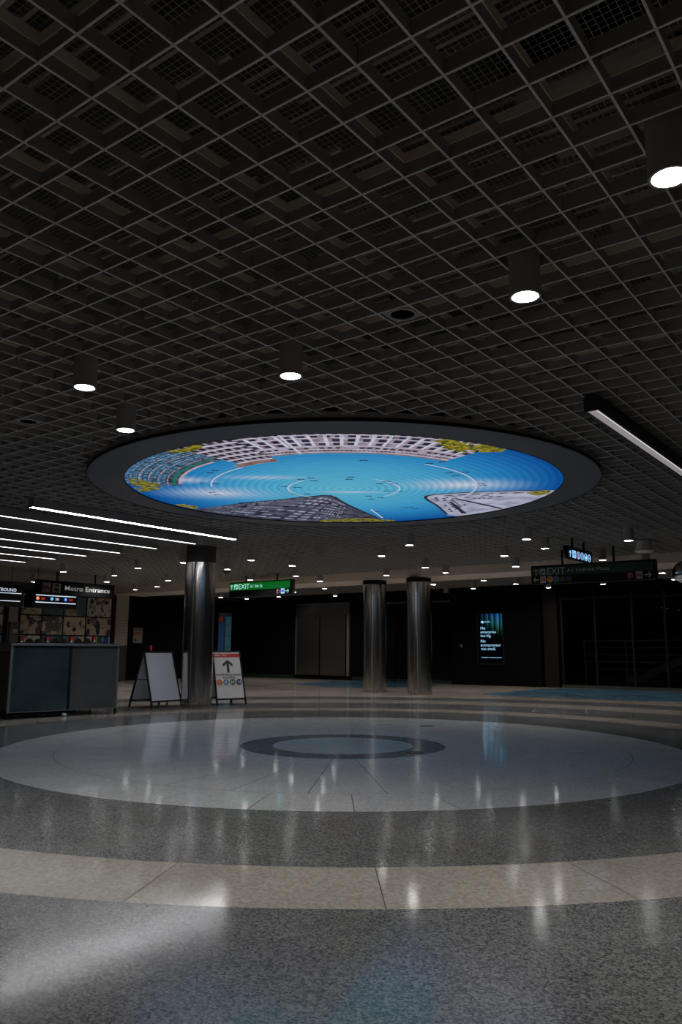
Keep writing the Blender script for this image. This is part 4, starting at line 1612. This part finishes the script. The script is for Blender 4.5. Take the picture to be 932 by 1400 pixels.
# lit green exit sign
Y_A = 14.9
a0 = onY(313.5, 796.5, Y_A)
a1 = onY(398.5, 792.3, Y_A)
zA1 = float((a0[2] + a1[2]) / 2)
zA0 = float((onY(313, 815, Y_A)[2] + onY(399, 814, Y_A)[2]) / 2)
wA, hA = float(a1[0] - a0[0]), zA1 - zA0
sA = hanging('exit_sign', 'lit green EXIT A1 5th St sign hanging between the columns', 'sign', (float(a0[0]), Y_A, zA0), 0, wA, hA, 0.14, 'hanging direction signs')
MB().box((0.03, -0.004, hA * 0.44), (wA - 0.05, 0, hA * 0.93)).build('green_face', M_SGREEN, sA)
mb = MB()
arrow(mb, wA * 0.045, hA * 0.68, hA * 0.34, 90, y0=-0.007, y1=-0.004)
mb.build('arrow_up', M_LETLIT, sA)
mb = MB()
mb.prism_y([(wA * .085, hA * .52), (wA * .145, hA * .52), (wA * .145, hA * .86), (wA * .085, hA * .86)], -0.006, -0.004)
mb.build('stair_icon', M_LETLIT, sA)
mb = MB()
mb.prism_y([(wA * .095, hA * .55), (wA * .115, hA * .55), (wA * .115, hA * .64), (wA * .135, hA * .64), (wA * .135, hA * .74), (wA * .12, hA * .74), (wA * .095, hA * .62)], -0.008, -0.006)
mb.build('stair_icon_steps', M_SGREENU, sA)
letters('EXIT', hA * 0.50, M_LETLIT, sA, wA * 0.155, hA * 0.52, -0.006, width=wA * 0.18, bold=0.006)
letters('A1 5th St', hA * 0.30, M_LETLIT, sA, wA * 0.35, hA * 0.58, -0.006, width=wA * 0.20, bold=0.003)
mb = MB()
mb.ring(0, 0.01, 0, 0.001, n=8)
d1 = MB()
disc_y(d1, wA * .795, hA * .24, hA * 0.155, 20, -0.004, 0)
d1.build('t_ring', mat('t_ring', (0.4, 0.1, 0.2), 0.5, emit=lin((190, 70, 120)), power=0.7), sA)
d1 = MB()
disc_y(d1, wA * .795, hA * .24, hA * 0.115, 20, -0.005, -0.003)
d1.build('t_disc', M_BLACKM, sA)
letters('T', hA * 0.22, M_LETLIT, sA, wA * 0.782, hA * 0.165, -0.007)
MB().box((wA * .84, -0.004, hA * .08), (wA * .895, 0, hA * .42)).build('service_icon', M_LETBLUE, sA)
MB().box((wA * .85, -0.006, hA * .18), (wA * .885, -0.004, hA * .32)).build('service_icon_bar', mat('bar_blue', (0.1, 0.1, 0.4), 0.5, emit=lin((70, 70, 190)), power=0.7), sA)
mb = MB()
arrow(mb, wA * 0.935, hA * 0.25, hA * 0.30, 0, y0=-0.006, y1=0)
mb.build('arrow_right', M_LETLIT, sA)

# dark exit sign on the right
Y_B = 14.3
b0 = onY(725.3, 773.4, Y_B)
b1 = onY(894.5, 764.8, Y_B)
zB1 = float((b0[2] + b1[2]) / 2)
zB0 = float((onY(725, 799, Y_B)[2] + onY(895.4, 792, Y_B)[2]) / 2)
wB, hB = float(b1[0] - b0[0]), zB1 - zB0
sB = hanging('exit_sign', 'unlit dark EXIT A1 Hallidie Plaza sign hanging at the right', 'sign', (float(b0[0]), Y_B, zB0), 0, wB, hB, 0.16, 'hanging direction signs', (0.26, 0.68))
MB().box((0.02, -0.004, hB * 0.44), (wB - 0.03, 0, hB * 0.90)).build('green_face', M_SGREENU, sB)
mb = MB()
arrow(mb, wB * 0.045, hB * 0.66, hB * 0.34, 90, y0=-0.006, y1=-0.003)
arrow(mb, wB * 0.045, hB * 0.24, hB * 0.32, 180, y0=-0.006, y1=0)
arrow(mb, wB * 0.945, hB * 0.24, hB * 0.34, 0, y0=-0.006, y1=0)
mb.build('arrows', M_GREYTXT, sB)
MB().box((wB * .078, -0.006, hB * .50), (wB * .125, -0.003, hB * .82)).build('stair_icon', M_GREYTXT, sB)
mb = MB()
mb.prism_y([(wB * .085, hB * .53), (wB * .10, hB * .53), (wB * .10, hB * .62), (wB * .115, hB * .62), (wB * .115, hB * .70), (wB * .10, hB * .70), (wB * .085, hB * .60)], -0.008, -0.006)
mb.build('stair_icon_steps', M_SGREENU, sB)
letters('EXIT', hB * 0.5, M_GREYTXT, sB, wB * 0.135, hB * 0.50, -0.006, width=wB * 0.155, bold=0.004)
letters('A1 Hallidie Plaza', hB * 0.26, M_GREYTXT, sB, wB * 0.31, hB * 0.585, -0.006, width=wB * 0.34, bold=0.0005)
M_LOGOBG = mat('logo_paper', (0.42, 0.36, 0.37), 0.5)


def red_logo(parent, x0, x1, z0, z1, y0):
    MB().box((x0, y0 - 0.003, z0), (x1, y0, z1)).build('logo_plate', M_LOGOBG, parent)
    q = MB()
    n = 12
    top, bot = [], []
    for k in range(n + 1):
        t = k / n
        xx = x0 + (x1 - x0) * (0.10 + 0.80 * t)
        zz = z0 + (z1 - z0) * (0.50 + 0.12 * math.sin(t * 4 * math.pi))
        top.append((xx, zz + (z1 - z0) * 0.15))
        bot.append((xx, zz - (z1 - z0) * 0.15))
    for k in range(n):
        q.prism_y([bot[k], bot[k + 1], top[k + 1], top[k]], y0 - 0.005, y0 - 0.003)
    q.build('red_logo', M_RED, parent)


red_logo(sB, wB * .08, wB * .127, hB * .06, hB * .42, 0)
for k, (ch, c, tc_) in enumerate((('J', (200, 128, 40), (150, 80, 20)), ('K', (78, 100, 128), (52, 70, 92)), ('M', (10, 16, 12), (40, 104, 62)), ('N', (8, 12, 22), (52, 78, 158)))):
    xx = wB * (0.163 + 0.053 * k)
    d1 = MB()
    disc_y(d1, xx, hB * .24, hB * .175, 20, -0.004, 0)
    d1.build('route_disc', mat('sign_disc_' + ch, lin(c), 0.5), sB)
    letters(ch, hB * 0.27, mat('sign_let_' + ch, lin(tc_), 0.5), sB, xx - hB * 0.09, hB * 0.15, -0.006, bold=0.001)
d1 = MB()
disc_y(d1, wB * .81, hB * .24, hB * .17, 20, -0.004, 0)
d1.build('route_disc', mat('sign_disc_T', lin((150, 32, 34)), 0.5), sB)
letters('T', hB * 0.27, M_GREYTXT, sB, wB * .81 - hB * 0.085, hB * 0.15, -0.006, bold=0.002)
red_logo(sB, wB * .855, wB * .905, hB * .06, hB * .42, 0)

# small glowing sign above it
XC = -4.74
c0_ = onX(773.5, 746, XC)
c1_ = onX(809, 754.8, XC)
zC1 = float((c0_[2] + c1_[2]) / 2)
zC0 = float(onX(790, 766.3, XC)[2])
wC, hC = float(c1_[1] - c0_[1]), zC1 - zC0
sC = hanging('hanging_sign', 'small black hanging sign with glowing blue-white symbols above the Hallidie sign', 'sign', (XC, float(c0_[1]), zC0), math.pi / 2, wC, hC, 0.05, 'hanging direction signs', (0.28, 0.72))
mb = MB()
arrow(mb, wC * 0.14, hC * 0.42, hC * 0.55, 90, w=0.2, y0=-0.004, y1=0)
mb.build('arrow_up', M_LETBLUE, sC)
MB().box((wC * .22, -0.004, hC * .12), (wC * .35, 0, hC * .74)).build('logo_plate', M_LETBLUE, sC)
MB().box((wC * .25, -0.006, hC * .38), (wC * .32, -0.004, hC * .48)).build('logo_bar', mat('bar_blue', ()), sC)
for k, ch in enumerate('JKMN'):
    xx = wC * (0.45 + 0.14 * k)
    d1 = MB()
    n = 18
    for q in range(n):
        t0, t1 = 2 * math.pi * q / n, 2 * math.pi * (q + 1) / n
        rx, rz = wC * 0.062, hC * 0.32
        d1.prism_y([(xx + rx * math.cos(t0) * .8, hC * .43 + rz * math.sin(t0) * .8), (xx + rx * math.cos(t1) * .8, hC * .43 + rz * math.sin(t1) * .8), (xx + rx * math.cos(t1), hC * .43 + rz * math.sin(t1)), (xx + rx * math.cos(t0), hC * .43 + rz * math.sin(t0))], -0.004, 0)
    d1.build('route_ring', M_LETBLUE, sC)
    letters(ch, hC * 0.45, mat('pink_lit', (0.6, 0.4, 0.6), 0.5, emit=lin((220, 150, 215)), power=0.8) if ch == 'J' else M_LETBLUE, sC, xx - wC * 0.035, hC * 0.27, -0.005, width=wC * 0.06, bold=0.004)

# Metro Entrance sign
XD = -17.2
d0 = onX(52.8, 791.6, XD)
d1_ = onX(157, 800.6, XD)
zD1 = float((d0[2] + d1_[2]) / 2)
zD0 = float((onX(156, 817.4, XD)[2] + onX(52, 811, XD)[2]) / 2)
wD, hD = float(d1_[1] - d0[1]), zD1 - zD0
sD = hanging('hanging_sign', 'black Metro Entrance sign with white letters hanging at the left', 'sign', (XD, float(d0[1]), zD0), math.pi / 2, wD, hD, 0.16, 'hanging direction signs')
letters('Metro Entrance', hD * 0.5, mat('metro_letters', (0.6, 0.6, 0.6), 0.5, emit=(1, 1, 1), power=0.10), sD, wD * 0.325, hD * 0.34, -0.003, width=wD * 0.60, bold=0.002)  # faint glow added to the material so the letters look evenly lit
red_logo(sD, wD * .05, wD * .15, hD * .10, hD * .80, 0)
MB().box((wD * .175, -0.003, hD * .10), (wD * .275, 0, hD * .80)).build('train_plate', M_LOGOBG, sD)
mb = MB()
xm, zm = wD * .225, hD * .45
mb.prism_y([(xm - .055, zm - .07), (xm + .055, zm - .07), (xm + .055, zm + .06), (xm + .035, zm + .10), (xm - .035, zm + .10), (xm - .055, zm + .06)], -0.005, -0.003)
mb.prism_y([(xm - .06, zm - .13), (xm - .035, zm - .13), (xm - .015, zm - .085), (xm - .035, zm - .085)], -0.005, -0.003)
mb.prism_y([(xm + .06, zm - .13), (xm + .035, zm - .13), (xm + .015, zm - .085), (xm + .035, zm - .085)], -0.005, -0.003)
mb.build('train_icon', M_INK, sD)
MB().box((xm - .04, -0.0065, zm), (xm + .04, -0.005, zm + .05)).build('train_window', M_LOGOBG, sD)

# arrival screens below it
M_TXTW = mat('led_white', (0.8, 0.8, 0.8), 0.5, emit=lin((190, 205, 225)), power=0.9)
M_TXTR = mat('led_red', (0.5, 0.05, 0.05), 0.5, emit=lin((205, 40, 44)), power=0.9)
M_TXTB = mat('led_blue', (0.1, 0.4, 0.7), 0.5, emit=lin((60, 165, 230)), power=0.9)
M_TXTDB = mat('led_dblue', (0.1, 0.2, 0.7), 0.5, emit=lin((46, 110, 225)), power=0.9)
M_TXTO = mat('led_orange', (0.7, 0.3, 0.1), 0.5, emit=lin((240, 130, 60)), power=0.9)
XE = -16.6
e0 = onX(47.6, 811, XE)
e1 = onX(105.6, 814.8, XE)
zE1 = float((e0[2] + e1[2]) / 2)
zE0 = float((onX(103.7, 833.4, XE)[2] + onX(46.4, 829, XE)[2]) / 2)
wE, hE = float(e1[1] - e0[1]), zE1 - zE0
sE = hanging('arrival_screen', 'small arrival screen with coloured route numbers below the Metro Entrance sign', 'screen', (XE, float(e0[1]), zE0), math.pi / 2, wE, hE, 0.42, 'arrival screens', hr=0.006, hy=0.36)
MB().box((0.03, -0.003, hE * .86), (wE - 0.03, 0, hE * .93)).build('line', M_TXTW, sE)
MB().box((0.03, -0.003, hE * .34), (wE - 0.03, 0, hE * .41)).build('line', M_TXTW, sE)
for xx, m_, ch in ((0.075, M_TXTO, 'J'), (0.40, M_TXTB, 'K'), (0.72, M_TXTDB, 'N')):
    q = MB()
    disc_y(q, wE * xx, hE * .66, hE * .13, 16, -0.004, 0)
    q.build('route_disc', m_, sE)
    letters(ch, hE * .2, M_TXTW, sE, wE * xx - hE * .06, hE * .59, -0.006)
for xx, m_, tx in ((0.145, M_TXTR, '20'), (0.475, M_TXTW, '20'), (0.80, M_TXTR, '24')):
    letters(tx, hE * .24, m_, sE, wE * xx, hE * .57, -0.004, width=wE * 0.085, bold=0.003)
XF = -16.6
f0_ = onX(33.5, 801, XF)
zF0 = float(onX(31, 830, XF)[2])
hF = float(f0_[2]) - zF0
wF = 1.15
sF = hanging('arrival_screen', 'arrival screen headed EASTBOUND cut by the left picture edge', 'screen', (XF, float(f0_[1]) - wF, zF0), math.pi / 2, wF, hF, 0.12, 'arrival screens', hr=0.006)
letters('EASTBOUND', hF * .2, M_TXTW, sF, wF - 0.20 - 0.60, hF * .70, -0.004, width=0.60, bold=0.003)
MB().box((0.03, -0.003, hF * .60), (wF - 0.06, 0, hF * .635)).build('line', M_TXTW, sF)
MB().box((0.03, -0.003, hF * .24), (wF - 0.08, 0, hF * .275)).build('line', M_TXTW, sF)

# ------------------------------------------------------------------ ceiling fittings
ph_ = atz(881, 756, H - 0.21)
hn = thing('ceiling_horn', 'pale stepped round horn speaker on the ceiling near the right edge', 'speaker', (float(ph_[0]), float(ph_[1]), H))
MB().lathe([(0.125, -0.005), (0.13, -0.06), (0.14, -0.13)], 32).build('upper_tier', mat('horn_cream', (0.62, 0.60, 0.55), 0.5), hn, smooth=True)
MB().lathe([(0.15, -0.13), (0.16, -0.18), (0.13, -0.20), (0.05, -0.205)], 32).build('lower_tier', mat('horn_cream', ()), hn, smooth=True)
cm_ = atz(310.2, 780, H - 0.12)
dc = thing('dome_camera', 'small dome camera on the ceiling left of the lit green EXIT sign', 'camera', (float(cm_[0]), float(cm_[1]), H))
MB().lathe([(0.05, 0.0), (0.05, -0.06), (0.10, -0.075), (0.10, -0.12)], 24).build('mount', mat('dome_grey', (0.3, 0.3, 0.3), 0.5), dc, smooth=True)
MB().lathe([(0.088, -0.12)] + [(0.088 * math.cos(a), -0.12 - 0.088 * math.sin(a)) for a in (0.3, 0.7, 1.1, 1.4)], 24).build('dome', mat('dome_smoke', (0.02, 0.02, 0.02), 0.1), dc, smooth=True)
place_light((309.5, 778), 'lit downlight directly above the small dome camera')
# convex mirror hung at the right edge
mr_ = ray(936, 783)
tt = 15.0 / math.hypot(mr_[0], mr_[1])
mp_ = CAM + mr_ * tt
RMIR = 0.19
mt = thing('convex_mirror', 'round convex mirror hanging at the right picture edge', 'mirror', (float(mp_[0]), float(mp_[1]), float(mp_[2])), math.atan2(-mp_[1], -mp_[0]))
q = MB()
n, m_ = 40, 8
vs, fs = [(0.07, 0, 0)], []
for i in range(1, m_ + 1):
    rr = RMIR * i / m_
    for k in range(n):
        a = 2 * math.pi * k / n
        vs.append((0.07 * (1 - (i / m_) ** 2), rr * math.cos(a), rr * math.sin(a)))
for k in range(n):
    fs.append((0, 1 + k, 1 + (k + 1) % n))
for i in range(m_ - 1):
    for k in range(n):
        fs.append((1 + i * n + k, 1 + (i + 1) * n + k, 1 + (i + 1) * n + (k + 1) % n, 1 + i * n + (k + 1) % n))
q.add(vs, fs)
q.build('mirror_glass', mat('mirror', (0.75, 0.77, 0.8), 0.03, metal=1.0), mt, smooth=True)
q = MB()
for k in range(n):
    a0_, a1_ = 2 * math.pi * k / n, 2 * math.pi * (k + 1) / n
    for (xa_, ra), (xb_, rb) in (((-0.03, RMIR), (0.008, RMIR)), ((0.008, RMIR), (0.008, RMIR + .012)), ((0.008, RMIR + .012), (-0.03, RMIR + .012)), ((-0.03, RMIR + .012), (-0.03, 0.001))):
        q.add([(xa_, ra * math.cos(a0_), ra * math.sin(a0_)), (xa_, ra * math.cos(a1_), ra * math.sin(a1_)), (xb_, rb * math.cos(a1_), rb * math.sin(a1_)), (xb_, rb * math.cos(a0_), rb * math.sin(a0_))], [(0, 1, 2, 3)])
q.build('rim', M_BLACKM, mt)
MB().tube([(-0.02, 0, RMIR), (-0.02, 0, H + 0.02 - float(mp_[2]))], 0.012, 8).build('hanger', M_BLACKM, mt)

# ------------------------------------------------------------------ ticket kiosk behind the big column
kr = ray(305, 838)
tt = 22.6 / math.hypot(kr[0], kr[1])
kp = CAM + kr * tt
kh = float(kp[2])
kk = thing('ticket_kiosk', 'tall blue and teal kiosk half hidden behind the big steel column', 'kiosk', (float(kp[0]), float(kp[1]), 0), YAW - 0.62)
MB().bbox((-0.17, 0.0, 0), (0.06, 0.30, kh), 0.01).build('body', mat('kiosk_blue', (0.02, 0.05, 0.11), 0.4), kk)
MB().box((-0.155, -0.006, 0.3), (0.045, 0.0, kh - 0.30)).build('blue_front', mat('kiosk_front', (0.015, 0.07, 0.16), 0.4, emit=lin((20, 60, 110)), power=0.10), kk)
q = MB()
disc_y(q, -0.06, kh - 0.16, 0.085, 20, -0.012, 0)
q.build('red_roundel', mat('kiosk_red', (0.40, 0.03, 0.02), 0.4), kk)
MB().box((0.06, 0.04, 0.2), (0.066, 0.27, kh - 0.10)).build('glass_side', mat('kiosk_teal', (0.08, 0.18, 0.20), 0.15, emit=lin((44, 92, 104)), power=0.15), kk)
for k in range(5):
    MB().box((0.066, 0.04, 0.45 + k * 0.3), (0.069, 0.27, 0.462 + k * 0.3)).build('shelf_line', M_BLACKM, kk)

# ------------------------------------------------------------------ floor fittings
hp = atz(765, 972, 0)
hc_ = thing('floor_hatch', 'dark floor access hatch set in the grey ring at the right', 'hatch', (float(hp[0]), float(hp[1]), 0.0), math.radians(20))
MB().box((-0.42, -0.30, 0), (0.42, 0.30, 0.0015)).build('lid', mat('hatch_lid', (0.045, 0.043, 0.042), 0.35), hc_)
for a, b in (((-0.44, -0.32), (0.44, -0.30)), ((-0.44, 0.30), (0.44, 0.32)), ((-0.44, -0.30), (-0.42, 0.30)), ((0.42, -0.30), (0.44, 0.30))):
    MB().box((*a, 0), (*b, 0.003)).build('hatch_frame', M_ALU, hc_)
for px, lab in [((583, 992.5), 'small dark floor plug in the white disc beyond the dark ring'), ((567, 1029), 'small dark floor plug in the right side of the dark ring')]:
    p_ = atz(px[0], px[1], 0)
    t_ = thing('floor_plug', lab, 'floor plug', (float(p_[0]), float(p_[1]), 0), 0, 'floor plugs in the round plaza')
    MB().lathe([(0.085, 0.0), (0.085, 0.002), (0.08, 0.003)], 24).build('cover', M_BLACKM, t_)
    MB().ring(0.085, 0.10, 0.0, 0.002, n=24).build('collar', M_BLACK, t_)
